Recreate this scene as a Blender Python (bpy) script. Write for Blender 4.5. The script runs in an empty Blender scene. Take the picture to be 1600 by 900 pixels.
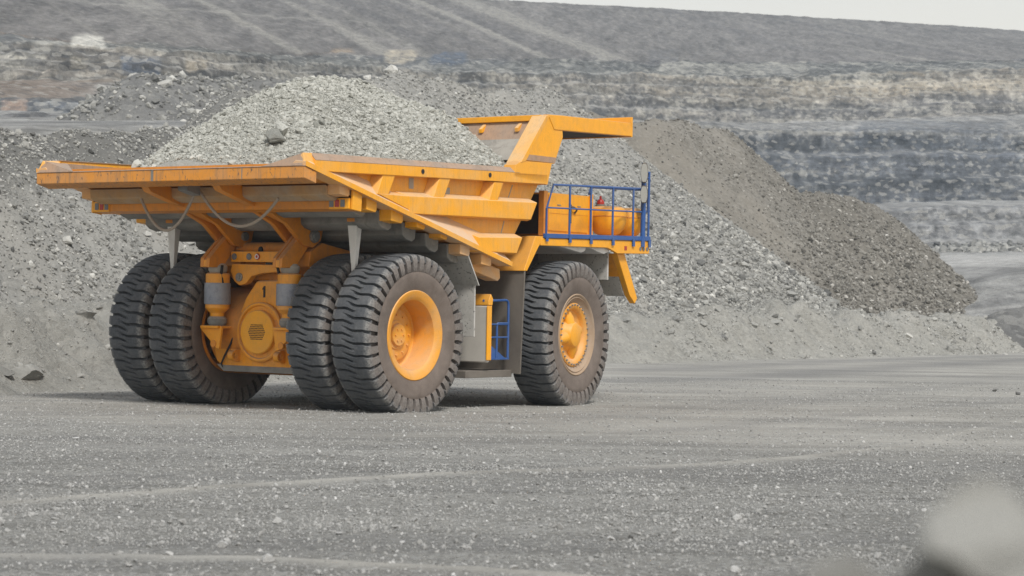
import bpy, bmesh, math, random
import numpy as np
from mathutils import Matrix, Vector
random.seed(7); RNG = np.random.default_rng(11)
SC = bpy.context.scene
COL = SC.collection
R = math.radians
F0 = 3365.64; HOR = 496.54; CAMH = 1.7226          # pixels of a 1600 wide frame, metres
OX, OY = -4.5023, 42.1677                           # ground point under the truck's rear axle
HEAD = R(34.7044); ROLL, PITCH = .0192, -.0039
FX, FY = math.sin(HEAD), math.cos(HEAD)
LX, LY = -math.cos(HEAD), math.sin(HEAD)

# ------------------------------------------------------------------ noise
def _h(ix, iy, iz, s):
    n = (ix * 374761393 + iy * 668265263 + iz * 2147483647 % 1274126177 + s * 1442695041) & 0xffffffff
    n = ((n ^ (n >> 13)) * 1274126177) & 0xffffffff
    n = ((n ^ (n >> 16)) * 2246822519) & 0xffffffff
    return ((n ^ (n >> 15)) & 0xffff) / 65535.0 * 2 - 1
def vn(x, y, s=0):
    x = np.asarray(x, float); y = np.asarray(y, float)
    ix = np.floor(x).astype(np.int64); iy = np.floor(y).astype(np.int64)
    fx = x - ix; fy = y - iy
    u = fx*fx*fx*(fx*(fx*6-15)+10); v = fy*fy*fy*(fy*(fy*6-15)+10)
    z = np.zeros_like(ix)
    a = _h(ix, iy, z, s); b = _h(ix+1, iy, z, s); c = _h(ix, iy+1, z, s); d = _h(ix+1, iy+1, z, s)
    return (a*(1-u)+b*u)*(1-v) + (c*(1-u)+d*u)*v
def fbm(x, y, s=0, o=5, g=.5):
    r = 0; a = 1; f = 1; t = 0
    for i in range(o):
        r = r + a*vn(x*f + 17.3*i, y*f - 9.1*i, s+i*13); t += a; a *= g; f *= 2.03
    return r / t
def sst(a, b, x):
    t = np.clip((x-a)/(b-a), 0, 1); return t*t*(3-2*t)

# ------------------------------------------------------------------ tags
def tag(o, label=None, cat=None, group=None, kind=None):
    if label: o['label'] = label
    if cat: o['category'] = cat
    if group: o['group'] = group
    if kind: o['kind'] = kind
    return o
def link(name, me, mat=None, parent=None):
    o = bpy.data.objects.new(name, me); COL.objects.link(o)
    if mat is not None and not me.materials: me.materials.append(mat)
    if parent: o.parent = parent
    return o
def np_mesh(name, V, Fc, smooth=False, attrs=None, cols=None):
    V = np.asarray(V, np.float32); Fc = np.asarray(Fc, np.int32); k = Fc.shape[1]
    me = bpy.data.meshes.new(name)
    me.vertices.add(len(V)); me.vertices.foreach_set('co', V.ravel())
    me.loops.add(Fc.size); me.loops.foreach_set('vertex_index', Fc.ravel())
    me.polygons.add(len(Fc)); me.polygons.foreach_set('loop_start', np.arange(0, Fc.size, k, dtype=np.int32))
    me.polygons.foreach_set('use_smooth', np.full(len(Fc), bool(smooth)))
    for n, a in (attrs or {}).items():
        at = me.attributes.new(n, 'FLOAT', 'POINT'); at.data.foreach_set('value', np.asarray(a, np.float32).ravel())
    for n, a in (cols or {}).items():
        at = me.attributes.new(n, 'FLOAT_COLOR', 'POINT'); at.data.foreach_set('color', np.asarray(a, np.float32).ravel())
    me.update(calc_edges=True); me.validate()
    return me
def grid_faces(nr, nc):
    i = np.arange(nr-1)[:, None]*nc + np.arange(nc-1)[None, :]
    return np.stack([i, i+1, i+nc+1, i+nc], -1).reshape(-1, 4)

# ------------------------------------------------------------------ materials
class NT:
    def __init__(s, name):
        s.m = bpy.data.materials.new(name); s.m.use_nodes = True
        s.t = s.m.node_tree; s.b = s.t.nodes['Principled BSDF']
    def n(s, typ, **k):
        nd = s.t.nodes.new(typ)
        for a, v in k.items():
            if a in nd.inputs.keys(): nd.inputs[a].default_value = v
            else: setattr(nd, a, v)
        return nd
    def l(s, a, b): s.t.links.new(a, b)
    def coord(s, kind='Object'): return s.n('ShaderNodeTexCoord').outputs[kind]
    def noise(s, vec, scale, detail=5, rough=.6, dist=0):
        nd = s.n('ShaderNodeTexNoise'); nd.inputs['Scale'].default_value = scale; nd.inputs['Detail'].default_value = detail
        nd.inputs['Roughness'].default_value = rough; nd.inputs['Distortion'].default_value = dist
        s.l(vec, nd.inputs['Vector']); return nd.outputs['Fac']
    def mapv(s, vec, scale=(1,1,1), rot=(0,0,0)):
        nd = s.n('ShaderNodeMapping'); nd.inputs['Scale'].default_value = scale; nd.inputs['Rotation'].default_value = rot
        s.l(vec, nd.inputs['Vector']); return nd.outputs['Vector']
    def ramp(s, fac, stops):
        nd = s.n('ShaderNodeValToRGB'); e = nd.color_ramp.elements
        while len(e) < len(stops): e.new(.5)
        for i, (p, c) in enumerate(stops):
            e[i].position = p
            e[i].color = (c, c, c, 1) if isinstance(c, (int, float)) else (*c, 1)
        s.l(fac, nd.inputs['Fac']); return nd.outputs['Color']
    def mix(s, fac, a, b, mode='MIX'):
        nd = s.n('ShaderNodeMix', data_type='RGBA', blend_type=mode)
        for i, v in ((0, fac), (6, a), (7, b)):
            if hasattr(v, 'is_linked') or hasattr(v, 'links'): s.l(v, nd.inputs[i])
            elif isinstance(v, (int, float)): nd.inputs[i].default_value = v if i == 0 else (v, v, v, 1)
            else: nd.inputs[i].default_value = (*v, 1)
        return nd.outputs[2]
    def math(s, op, a, b=None, clamp=False):
        nd = s.n('ShaderNodeMath', operation=op, use_clamp=clamp)
        for i, v in ((0, a), (1, b)):
            if v is None: continue
            if isinstance(v, (int, float)): nd.inputs[i].default_value = v
            else: s.l(v, nd.inputs[i])
        return nd.outputs[0]
    def attr(s, name, out='Fac'): return s.n('ShaderNodeAttribute', attribute_name=name).outputs[out]
    def bump(s, h, strength=.4, dist=.02, prev=None):
        nd = s.n('ShaderNodeBump'); nd.inputs['Strength'].default_value = strength; nd.inputs['Distance'].default_value = dist
        s.l(h, nd.inputs['Height'])
        if prev is not None: s.l(prev, nd.inputs['Normal'])
        return nd.outputs['Normal']
    def out(s, col=None, rough=None, normal=None, metal=None, spec=None):
        for k, v in (('Base Color', col), ('Roughness', rough), ('Normal', normal), ('Metallic', metal), ('Specular IOR Level', spec)):
            if v is None: continue
            if isinstance(v, (int, float)): s.b.inputs[k].default_value = v
            elif isinstance(v, tuple): s.b.inputs[k].default_value = (*v, 1)
            else: s.l(v, s.b.inputs[k])
        return s.m

DUST = (.36, .30, .235)
def paint(name, base, dust=.35, grime=.25, rough=.45, dustcol=DUST, streak=0.0, chips=0.0, updust=.6):
    """painted steel with settled dust, smeared grime, run-down streaks and chips"""
    t = NT(name); P = t.coord('Object')
    n1 = t.noise(P, 1.3, 6, .62, .4); n2 = t.noise(P, 7, 5, .65); n3 = t.noise(P, 40, 3, .6)
    tone = t.mix(t.ramp(n2, [(.3, .95), (.7, 1.03)]), (0, 0, 0), base)
    nz = t.n('ShaderNodeSeparateXYZ'); t.l(t.n('ShaderNodeNewGeometry').outputs['Normal'], nz.inputs[0])
    up = t.math('MULTIPLY', t.math('MAXIMUM', nz.outputs[2], 0), updust)
    d = t.math('MULTIPLY', t.ramp(n1, [(.42, 0), (.72, 1)]), dust)
    d = t.math('ADD', d, t.math('MULTIPLY', t.ramp(n3, [(.45, 0), (.8, 1)]), dust*.15))
    d = t.math('ADD', d, up, True)
    c = t.mix(d, tone, dustcol)
    g = t.math('MULTIPLY', t.ramp(t.noise(P, 3.1, 7, .7, .8), [(.5, 0), (.74, 1)]), grime)
    c = t.mix(g, c, (.085, .072, .06))
    if streak:
        sv = t.mapv(P, (9, 9, .8)); s1 = t.ramp(t.noise(sv, 1.6, 5, .7), [(.5, 0), (.66, 1)])
        c = t.mix(t.math('MULTIPLY', s1, streak), c, (.21, .155, .115))
    if chips:
        sv = t.mapv(P, (1, 1, .45), (R(25), 0, R(10))); s1 = t.ramp(t.noise(sv, 15, 3, .75, .3), [(.6, 0), (.66, 1)])
        c = t.mix(t.math('MULTIPLY', s1, chips), c, (.115, .085, .07))
    rr = t.math('ADD', t.math('MULTIPLY', d, .35), rough, True)
    return t.out(c, rr, t.bump(n3, .08, .01))
def plain(name, base, rough=.6, metal=0., var=.25, scale=9, dust=0.0, dustcol=(.3, .285, .26), bump=.15):
    t = NT(name); P = t.coord('Object'); n = t.noise(P, scale, 6, .65)
    c = t.mix(t.ramp(n, [(.3, 1-var), (.7, 1+var)]), (0, 0, 0), base)
    if dust:
        c = t.mix(t.math('MULTIPLY', t.ramp(t.noise(P, scale*.28, 6, .65, .5), [(.36, 0), (.66, 1)]), dust), c, dustcol)
    return t.out(c, rough, t.bump(t.noise(P, scale*4, 4, .7), bump, .01), metal)
ORANGE = (.80, .315, .022)
def speckle(name, base, spot):
    t = NT(name); P = t.coord('Object'); n = t.noise(P, 2, 6, .65)
    c = t.mix(t.ramp(n, [(.3, .75), (.7, 1.15)]), (0, 0, 0), base)
    sp = t.ramp(t.noise(P, 17, 3, .6, .3), [(.60, 0), (.66, 1)])
    c = t.mix(t.math('MULTIPLY', sp, t.ramp(n, [(.3, .2), (.6, .85)])), c, spot)
    return t.out(c, .9, t.bump(n, .2, .01))
M = {}
M['orange'] = paint('haul_orange', (.90, .355, .008), .26, .26, .42, streak=.16, chips=.12, updust=.6)
M['orange_clean'] = paint('deck_yellow_orange', (.94, .405, .006), .18, .14, .42, streak=.07, chips=.08, updust=.45)
M['orange_side'] = paint('body_side_orange', (.92, .40, .010), .46, .12, .45, (.66, .45, .24), streak=.16, chips=.10, updust=.8)
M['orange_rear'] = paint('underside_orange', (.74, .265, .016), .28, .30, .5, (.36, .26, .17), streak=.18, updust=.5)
M['orange_worn'] = paint('scraped_orange', (.74, .29, .03), .6, .3, .55, (.46, .28, .16), streak=.5, chips=.85, updust=.5)
M['wall_inside'] = paint('worn_wall_brown', (.45, .27, .16), .8, .3, .6, (.33, .255, .20), streak=.4, chips=.3)
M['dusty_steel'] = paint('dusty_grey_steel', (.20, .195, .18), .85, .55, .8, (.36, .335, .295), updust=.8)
M['grey_steel'] = paint('pale_dusty_steel', (.36, .33, .285), .8, .25, .8, (.47, .43, .37), updust=.7)
M['beam_dust'] = paint('dust_coated_orange', (.50, .30, .13), .95, .3, .8, (.42, .37, .30), updust=.7)
M['toe'] = paint('dust_washed_orange', (.80, .42, .14), 1.1, .06, .55, (.66, .47, .31), updust=.9)
M['mud_rubber'] = speckle('mud_speckled_sheet', (.50, .485, .45), (.06, .058, .055))
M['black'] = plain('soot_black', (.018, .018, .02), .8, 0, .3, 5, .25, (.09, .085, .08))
M['panel'] = plain('dark_mud_panel', (.085, .072, .062), .9, 0, .4, 1.6, .8, (.215, .19, .16))
M['blue'] = paint('rail_blue', (.022, .09, .30), .22, .05, .42, (.22, .24, .27), updust=.25)
M['sleeve'] = plain('scuffed_blue_grey_sleeve', (.27, .29, .34), .6, .2, .35, 11, .55, (.42, .41, .40))
M['hose'] = plain('dusty_hose', (.36, .30, .24), .8, 0, .2, 30)
M['steel'] = plain('bare_steel', (.30, .30, .29), .5, .5, .25, 20)
M['tank'] = plain('dusty_tank_face', (.50, .475, .43), .75, 0, .16, 1.8, .5, (.57, .54, .49))
M['lens'] = plain('dull_lens', (.16, .17, .18), .3, 0, .2, 20)
M['red'] = plain('red_lens', (.42, .03, .02), .3, 0, .15, 20)
M['white'] = plain('white_lens', (.8, .78, .75), .3, 0, .1, 20)
M['glass'] = plain('dark_glass', (.02, .025, .03), .08, 0, .1, 3)
M['mirror'] = plain('mirror_glass', (.42, .43, .44), .12, 1., .03, 3, bump=.02)
M['pale'] = plain('pale_fender_liner', (.78, .77, .74), .7, 0, .15, 3, .3)

def tyre_mat():
    t = NT('dusty_rubber'); P = t.coord('Object')
    n1 = t.noise(P, 3, 6, .65, .3); n2 = t.noise(P, 22, 5, .7)
    side = t.attr('sidewall')
    base = t.mix(t.ramp(n2, [(.3, 0), (.75, 1)]), (.042, .047, .054), (.105, .111, .12))
    base = t.mix(t.math('MULTIPLY', t.ramp(n1, [(.4, 0), (.75, 1)]), .5), base, (.165, .168, .17))
    edge = t.attr('edge')
    base = t.mix(t.math('MULTIPLY', t.math('MULTIPLY', edge, t.ramp(n2, [(.34, 0), (.6, 1)])), .75), base, (.30, .292, .275))
    mud = t.mix(t.ramp(n1, [(.3, 0), (.7, 1)]), (.135, .105, .085), (.215, .172, .145))
    f = t.math('MULTIPLY', side, t.math('ADD', t.math('MULTIPLY', n2, .4), .72), True)
    return t.out(t.mix(f, base, mud), .85, t.bump(t.noise(P, 60, 4, .7), .25, .01))
M['tyre'] = tyre_mat()
M['rim'] = paint('rim_orange', (.84, .36, .025), .6, .16, .45, (.58, .40, .24), chips=.1, updust=.55)
M['rim_dust'] = paint('dust_caked_ring', (.36, .25, .16), .9, .15, .75, (.42, .34, .27), updust=.3)

def rock_mat(name, ramp_stops, attr='tone', bumpS=.5, bscale=9):
    t = NT(name); P = t.coord('Object')
    a = t.attr(attr); n = t.noise(P, bscale, 6, .7)
    v = t.math('ADD', a, t.math('MULTIPLY', t.math('SUBTRACT', n, .5), .55), True)
    return t.out(t.ramp(v, ramp_stops), .93, t.bump(t.noise(P, bscale*3, 5, .75), bumpS, .03), None, .25)
GREY = [(0, (.10, .10, .096)), (.35, (.24, .237, .222)), (.65, (.36, .355, .33)), (1, (.60, .59, .55))]
BROWN = [(0, (.075, .071, .063)), (.35, (.165, .156, .138)), (.65, (.27, .257, .23)), (1, (.56, .54, .50))]
LOADG = [(0, (.14, .142, .132)), (.35, (.315, .315, .283)), (.65, (.44, .437, .397)), (1, (.60, .592, .545))]
ROADG = [(0, (.16, .158, .15)), (.35, (.29, .287, .275)), (.65, (.40, .395, .38)), (1, (.62, .615, .60))]
M['stone_grey'] = rock_mat('grey_crushed_rock', GREY)
M['stone_brown'] = rock_mat('brown_crushed_rock', BROWN)
M['stone_load'] = rock_mat('pale_crushed_rock', LOADG, bscale=12)
M['stone_road'] = rock_mat('road_stone', ROADG, bscale=25)

def soil(name, lo, mid, hi, s_big=.12, s_mid=.9, s_fine=7, bump=.9, bdist=.12, attr=None, acol=None, speck=True):
    t = NT(name); P = t.coord('Object')
    nb = t.noise(P, s_big, 6, .6, .6); nm = t.noise(P, s_mid, 7, .68); nf = t.noise(P, s_fine, 6, .75)
    v = t.math('ADD', t.math('MULTIPLY', nb, .35), t.math('ADD', t.math('MULTIPLY', nm, .35), t.math('MULTIPLY', nf, .3)))
    c = t.ramp(v, [(.34, lo), (.5, mid), (.66, hi)])
    if speck:
        vo = t.n('ShaderNodeTexVoronoi'); vo.inputs['Scale'].default_value = s_fine*.9; t.l(P, vo.inputs['Vector'])
        sep = t.n('ShaderNodeSeparateColor'); t.l(vo.outputs['Color'], sep.inputs[0])
        c = t.mix(t.math('MULTIPLY', t.ramp(sep.outputs[0], [(.72, 0), (.8, 1)]), .5), c, hi)
        c = t.mix(t.math('MULTIPLY', t.ramp(sep.outputs[1], [(.78, 0), (.84, 1)]), .45), c, lo)
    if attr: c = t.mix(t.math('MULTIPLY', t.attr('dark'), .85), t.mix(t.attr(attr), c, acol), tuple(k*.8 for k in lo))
    h = t.math('ADD', nm, t.math('MULTIPLY', nf, .6))
    return t.out(c, .95, t.bump(h, bump, bdist), None, .2)
M['pile_grey'] = soil('grey_gravel_fines', (.165, .163, .153), (.265, .26, .242), (.37, .36, .333), attr='dust', acol=(.32, .308, .28))
M['pile_brown'] = soil('brown_spoil_fines', (.10, .094, .082), (.175, .163, .141), (.275, .26, .232), attr='dust', acol=(.265, .243, .208))
M['berm'] = soil('pale_dust_windrow', (.27, .263, .238), (.365, .356, .325), (.45, .438, .40), .25, 1.3, 9, 1.3, .14)
M['load'] = soil('pale_load_fines', (.25, .25, .232), (.345, .345, .318), (.43, .428, .395), .5, 2.6, 14, .8, .05)

def ground_mat():
    t = NT('gravel_road'); P = t.coord('Object')
    nb = t.noise(t.mapv(P, (1, 1, 1)), .16, 6, .6, .5)
    st = t.noise(t.mapv(P, (.06, .9, 1), (0, 0, R(-62))), 1.0, 6, .65, .6)   # drag marks run along the haul lane
    nf = t.noise(P, 16, 6, .78); ng = t.noise(P, 55, 4, .8)
    v = t.math('ADD', t.math('ADD', t.math('MULTIPLY', nb, .2), t.math('MULTIPLY', st, .36)),
               t.math('ADD', t.math('MULTIPLY', nf, .26), t.math('MULTIPLY', ng, .18)))
    c = t.ramp(v, [(.40, (.145, .142, .13)), (.5, (.275, .268, .247)), (.61, (.425, .415, .385))])
    vo = t.n('ShaderNodeTexVoronoi'); vo.inputs['Scale'].default_value = 26; t.l(P, vo.inputs['Vector'])
    sep = t.n('ShaderNodeSeparateColor'); t.l(vo.outputs['Color'], sep.inputs[0])
    gravel = t.math('SUBTRACT', 1, t.attr('dust'), True)
    c = t.mix(t.math('MULTIPLY', t.math('MULTIPLY', t.ramp(sep.outputs[0], [(.74, 0), (.82, 1)]), .6), gravel), c, (.46, .455, .44))
    c = t.mix(t.math('MULTIPLY', t.math('MULTIPLY', t.ramp(sep.outputs[1], [(.72, 0), (.8, 1)]), .55), gravel), c, (.15, .148, .142))
    dcol = t.mix(t.ramp(t.math('ADD', t.math('MULTIPLY', st, .6), t.math('MULTIPLY', nf, .4)), [(.38, 0), (.62, 1)]), (.32, .304, .272), (.44, .42, .38))
    c = t.mix(t.math('MULTIPLY', t.attr('dust'), .85), c, dcol)
    c = t.mix(t.math('MULTIPLY', t.attr('dark'), .6), c, (.17, .168, .165))
    h = t.math('ADD', t.math('MULTIPLY', nf, 1.), t.math('MULTIPLY', ng, .5))
    h = t.math('MULTIPLY', h, t.math('ADD', t.math('MULTIPLY', gravel, .75), .25))
    return t.out(c, .95, t.bump(h, .9, .05), None, .2)
M['ground'] = ground_mat()

def terrain_mat():
    t = NT('pit_wall_rock'); P = t.coord('Object')
    c = t.attr('Col', 'Color')
    nv = t.noise(t.mapv(P, (1.6, 1.6, .3)), .35, 8, .74, .3); nh = t.noise(t.mapv(P, (.06, .06, 1.4)), .6, 8, .72, .4); nf = t.noise(P, .9, 6, .8)
    v = t.math('ADD', t.math('ADD', t.math('MULTIPLY', nv, .24), t.math('MULTIPLY', nh, .36)), t.math('MULTIPLY', nf, .4))
    k = t.ramp(v, [(.36, .40), (.5, 1.), (.64, 1.75)])
    rough = t.attr('rocky')
    vo = t.n('ShaderNodeTexVoronoi'); vo.inputs['Scale'].default_value = 1.15; vo.inputs['Randomness'].default_value = 1; t.l(t.mapv(P, (1, .6, 1.7)), vo.inputs['Vector'])
    sep = t.n('ShaderNodeSeparateColor'); t.l(vo.outputs['Color'], sep.inputs[0])
    blk = t.math('MULTIPLY', t.ramp(sep.outputs[0], [(.80, 0), (.86, 1)]), t.math('ADD', t.math('MULTIPLY', rough, .5), .12))
    shd = t.math('MULTIPLY', t.ramp(sep.outputs[1], [(.78, 0), (.84, 1)]), t.math('ADD', t.math('MULTIPLY', rough, .5), .1))
    kl = t.ramp(t.noise(t.mapv(P, (1, .5, 1)), .8, 7, .82), [(.34, .55), (.5, 1.), (.66, 1.5)])
    c = t.mix(rough, t.mix(1., c, kl, 'MULTIPLY'), t.mix(1., c, k, 'MULTIPLY'))
    c = t.mix(t.math('MULTIPLY', blk, .7), c, (.44, .425, .39)); c = t.mix(t.math('MULTIPLY', shd, .8), c, (.07, .073, .078))
    return t.out(c, .95, t.bump(v, .9, 1.2), None, .15)
M['terrain'] = terrain_mat()

# ------------------------------------------------------------------ mesh builder
class MB:
    def __init__(s): s.v = []; s.f = []
    def add(s, vs, fs):
        o = len(s.v); s.v += [tuple(p) for p in vs]; s.f += [tuple(i+o for i in f) for f in fs]; return s
    def hexa(s, p):   # 4 bottom ccw, 4 top
        return s.add(p, [(3,2,1,0), (4,5,6,7), (0,1,5,4), (1,2,6,5), (2,3,7,6), (3,0,4,7)])
    def box(s, x0, x1, y0, y1, z0, z1):
        return s.hexa([(x0,y0,z0), (x1,y0,z0), (x1,y1,z0), (x0,y1,z0), (x0,y0,z1), (x1,y0,z1), (x1,y1,z1), (x0,y1,z1)])
    def _pr(s, a, b):
        n = len(a)
        return s.add(a+b, [tuple(range(n))[::-1], tuple(range(n, 2*n))] + [(i, (i+1) % n, n+(i+1) % n, n+i) for i in range(n)])
    def prism_y(s, prof, y0, y1): return s._pr([(x, y0, z) for x, z in prof], [(x, y1, z) for x, z in prof])
    def prism_x(s, prof, x0, x1): return s._pr([(x0, y, z) for y, z in prof], [(x1, y, z) for y, z in prof])
    def prism_z(s, prof, z0, z1): return s._pr([(x, y, z0) for x, y in prof], [(x, y, z1) for x, y in prof])
    def loft(s, a, b): return s._pr(list(a), list(b))
    def bar(s, p0, p1, w, h, up=(0, 0, 1)):
        p0 = Vector(p0); p1 = Vector(p1); d = (p1-p0).normalized(); sd = d.cross(Vector(up)).normalized(); u = sd.cross(d)
        q = lambda p: [p-sd*w/2-u*h/2, p+sd*w/2-u*h/2, p+sd*w/2+u*h/2, p-sd*w/2+u*h/2]
        return s.loft(q(p0), q(p1))
    def tube(s, pts, r, n=10):
        pts = [Vector(p) for p in pts]; rings = []
        ref = Vector((.13, .29, .95)).normalized()
        for i, p in enumerate(pts):
            d = (pts[min(i+1, len(pts)-1)] - pts[max(i-1, 0)]).normalized()
            a = d.cross(ref)
            if a.length < .05: a = d.cross(Vector((1, 0, 0)))
            a.normalize(); b = d.cross(a)
            rr = r[i] if isinstance(r, (list, tuple)) else r
            rings.append([p + (a*math.cos(t)+b*math.sin(t))*rr for t in [2*math.pi*k/n for k in range(n)]])
        vs = [q for rg in rings for q in rg]; fs = []
        for i in range(len(rings)-1):
            for k in range(n): fs.append((i*n+k, i*n+(k+1) % n, (i+1)*n+(k+1) % n, (i+1)*n+k))
        fs.append(tuple(range(n))); fs.append(tuple((len(rings)-1)*n+k for k in range(n))[::-1])
        return s.add(vs, fs)
    def cyl(s, p0, p1, r, n=20, r2=None): return s.tube([p0, p1], [r, r if r2 is None else r2], n)
    def lathe(s, prof, c=(0,0,0), axis='y', n=48, closed=False):   # prof: (radius, along)
        vs = []; m = len(prof)
        for k in range(n):
            t = 2*math.pi*k/n; ct, st = math.cos(t), math.sin(t)
            for r_, a in prof:
                vs.append({'y': (c[0]+r_*ct, c[1]+a, c[2]+r_*st), 'z': (c[0]+r_*ct, c[1]+r_*st, c[2]+a), 'x': (c[0]+a, c[1]+r_*ct, c[2]+r_*st)}[axis])
        fs = []
        for k in range(n):
            k2 = (k+1) % n
            for i in range(m if closed else m-1):
                j = (i+1) % m; fs.append((k*m+i, k*m+j, k2*m+j, k2*m+i))
        return s.add(vs, fs)
    def build(s, name, mat, parent=None, bevel=.012, seg=2, ang=35):
        me = bpy.data.meshes.new(name); me.from_pydata(s.v, [], s.f)
        bm = bmesh.new(); bm.from_mesh(me); bmesh.ops.remove_doubles(bm, verts=bm.verts, dist=1e-5)
        bmesh.ops.recalc_face_normals(bm, faces=bm.faces); bm.to_mesh(me); bm.free()
        me.materials.append(mat)
        me.polygons.foreach_set('use_smooth', [True]*len(me.polygons)); me.set_sharp_from_angle(angle=R(ang))
        o = link(name, me, None, parent)
        if bevel:
            b = o.modifiers.new('edge', 'BEVEL'); b.width = bevel; b.segments = seg; b.limit_method = 'ANGLE'; b.angle_limit = R(40); b.harden_normals = True
        return o
def round_path(pts, rad, n=6):
    pts = [Vector(p) for p in pts]; out = [pts[0]]
    for i in range(1, len(pts)-1):
        a, b, c = pts[i-1], pts[i], pts[i+1]
        r1 = min(rad, (a-b).length*.49, (c-b).length*.49)
        p, q = b+(a-b).normalized()*r1, b+(c-b).normalized()*r1
        for k in range(n+1):
            t = k/n; out.append(p*(1-t)**2 + b*2*t*(1-t) + q*t*t)
    return out + [pts[-1]]

# ------------------------------------------------------------------ ground
def G(x, y):
    dx = 70*np.tanh((np.asarray(x, float)-OX)/70); dy = 80*np.tanh((np.asarray(y, float)-OY)/80)
    return (ROLL*LX + PITCH*FX)*dx + (ROLL*LY + PITCH*FY)*dy
def gpt(px, py):
    """where the sight line through a photo pixel meets the ground"""
    a, b = (px-800)/F0, (HOR-py)/F0; Y = 30.
    for _ in range(40): Y = (float(G(a*Y, Y))-CAMH)/b
    return a*Y, Y
def dline(x, y, pts):
    best = np.full(np.shape(x), 1e9)
    for (ax, ay), (bx, by) in zip(pts[:-1], pts[1:]):
        dx, dy = bx-ax, by-ay; t = np.clip(((x-ax)*dx+(y-ay)*dy)/(dx*dx+dy*dy), 0, 1)
        best = np.minimum(best, np.hypot(x-ax-t*dx, y-ay-t*dy))
    return best
TR1 = [gpt(*p) for p in ((-700, 838), (0, 784), (250, 768), (500, 751), (800, 737), (1050, 727), (1250, 715), (1400, 700), (1600, 657), (1850, 612))]
TR2 = [gpt(*p) for p in ((-200, 868), (200, 871), (420, 876), (560, 884), (800, 896), (1200, 925))]
TR3 = [gpt(*p) for p in ((700, 664), (1000, 668), (1300, 641), (1600, 606))]
TR4 = [gpt(*p) for p in ((960, 596), (1200, 588), (1400, 574), (1600, 562), (1900, 552))]
TR5 = [gpt(*p) for p in ((980, 579), (1180, 571), (1380, 562), (1600, 556))]
TR6 = [gpt(*p) for p in ((-200, 690), (300, 702), (800, 692), (1200, 662), (1600, 622), (1900, 600))]
TR7 = [gpt(*p) for p in ((-200, 712), (0, 703), (600, 674), (1100, 642), (1600, 590), (1900, 566))]
TR8 = [gpt(*p) for p in ((-200, 668), (400, 664), (900, 648), (1300, 617), (1600, 585))]
def dust_field(x, y):
    w = fbm(x*.5, y*.5, 3, 3)
    d = np.exp(-(dline(x, y, TR1)/(.26+.08*w))**2)*.8
    d = np.maximum(d, .9*np.exp(-(dline(x, y, TR2)/.15)**2))
    d = np.maximum(d, .55*np.exp(-(dline(x, y, TR3)/1.1)**2))
    lane = sst(27., 37., y + .25*x + 4*w)*.95                       # the swept lane the trucks drive on
    d = np.maximum(d, lane*(.55+.45*fbm(x*.25+y*.1, y*.5, 8, 4)))
    return np.clip(d, 0, 1)
def dark_field(x, y):
    w = fbm(x*.35, y*.35, 21, 4)
    d = .9*np.exp(-(dline(x, y, TR4)/(1.6+1.2*w))**2)
    for tr_, w_, a_ in ((TR6, .42, .55), (TR7, .5, .5), (TR8, .6, .5)): d = np.maximum(d, a_*np.clip(.8+1.2*w, .1, 1)*np.exp(-(dline(x, y, tr_)/(w_+.25*w))**2))
    d = np.maximum(d, .8*np.exp(-(dline(x, y, TR5)/(1.4+w))**2))
    d = np.maximum(d, .55*sst(.15, .5, fbm((x*.5+y*.3)*.18, (y*.8-x*.3)*.7, 31, 4)))
    return np.clip(d, 0, 1)
def groundz(x, y):
    ds = dust_field(x, y)
    z = G(x, y) + .035*fbm(x*.35, y*.35, 1, 4) + (1-ds)*(.022*fbm(x*2.2, y*2.2, 2, 3))
    z = z + .022*np.exp(-(dline(x, y, TR1)/.16)**2) + .03*np.exp(-(dline(x, y, TR2)/.12)**2)
    return z
def build_ground():
    xs = np.concatenate([-np.geomspace(1600, 32, 22), np.arange(-30, 42.01, .16), np.geomspace(44, 1600, 22)])
    ys = np.concatenate([-np.geomspace(400, 3, 12)[:-1], np.arange(-2, 16, .5), np.arange(16, 60, .11), np.arange(60, 120, .3), np.geomspace(122, 1700, 26)])
    X, Y = np.meshgrid(xs, ys)
    far = sst(118, 200, np.hypot(X, Y-40))
    Z = groundz(X, Y)*(1-far) + far*(-3.)
    V = np.stack([X, Y, Z], -1).reshape(-1, 3)
    me = np_mesh('ground', V, grid_faces(len(ys), len(xs)), True, {'dust': dust_field(X, Y), 'dark': dark_field(X, Y)})
    tag(link('ground', me, M['ground']), kind='structure')
build_ground()

# ------------------------------------------------------------------ stones
def ico(sub):
    bm = bmesh.new(); bmesh.ops.create_icosphere(bm, subdivisions=sub, radius=1)
    V = np.array([v.co[:] for v in bm.verts]); Fc = np.array([[v.index for v in f.verts] for f in bm.faces]); bm.free(); return V, Fc
ICO1, ICO2, ICO3 = ico(1), ico(2), ico(3)
def chip(base, seed, cuts=9, lo=.45, hi=.85):
    r = np.random.default_rng(seed); V = base[0].copy()
    for _ in range(cuts):                        # planar breaks make it read as blasted rock
        n = r.normal(size=3); n /= np.linalg.norm(n); d = r.uniform(lo, hi)
        k = V@n - d; V -= np.outer(np.maximum(k, 0), n)
    V += r.normal(size=V.shape)*(.025 if len(V) < 100 else .012)
    V *= r.uniform(.7, 1.15, 3)*np.array([1.1, .95, .78])
    return V/np.abs(V).max()
SMALL = [chip(ICO1, 100+i, 6) for i in range(14)]
def rotm(n, rng, flat=None):
    q = rng.normal(size=(n, 4)); 
    if flat is not None: q[:, 1:3] *= flat
    q /= np.linalg.norm(q, axis=1)[:, None]; w, x, y, z = q.T
    return np.stack([1-2*(y*y+z*z), 2*(x*y-z*w), 2*(x*z+y*w), 2*(x*y+z*w), 1-2*(x*x+z*z), 2*(y*z-x*w), 2*(x*z-y*w), 2*(y*z+x*w), 1-2*(x*x+y*y)], -1).reshape(-1, 3, 3)
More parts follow.
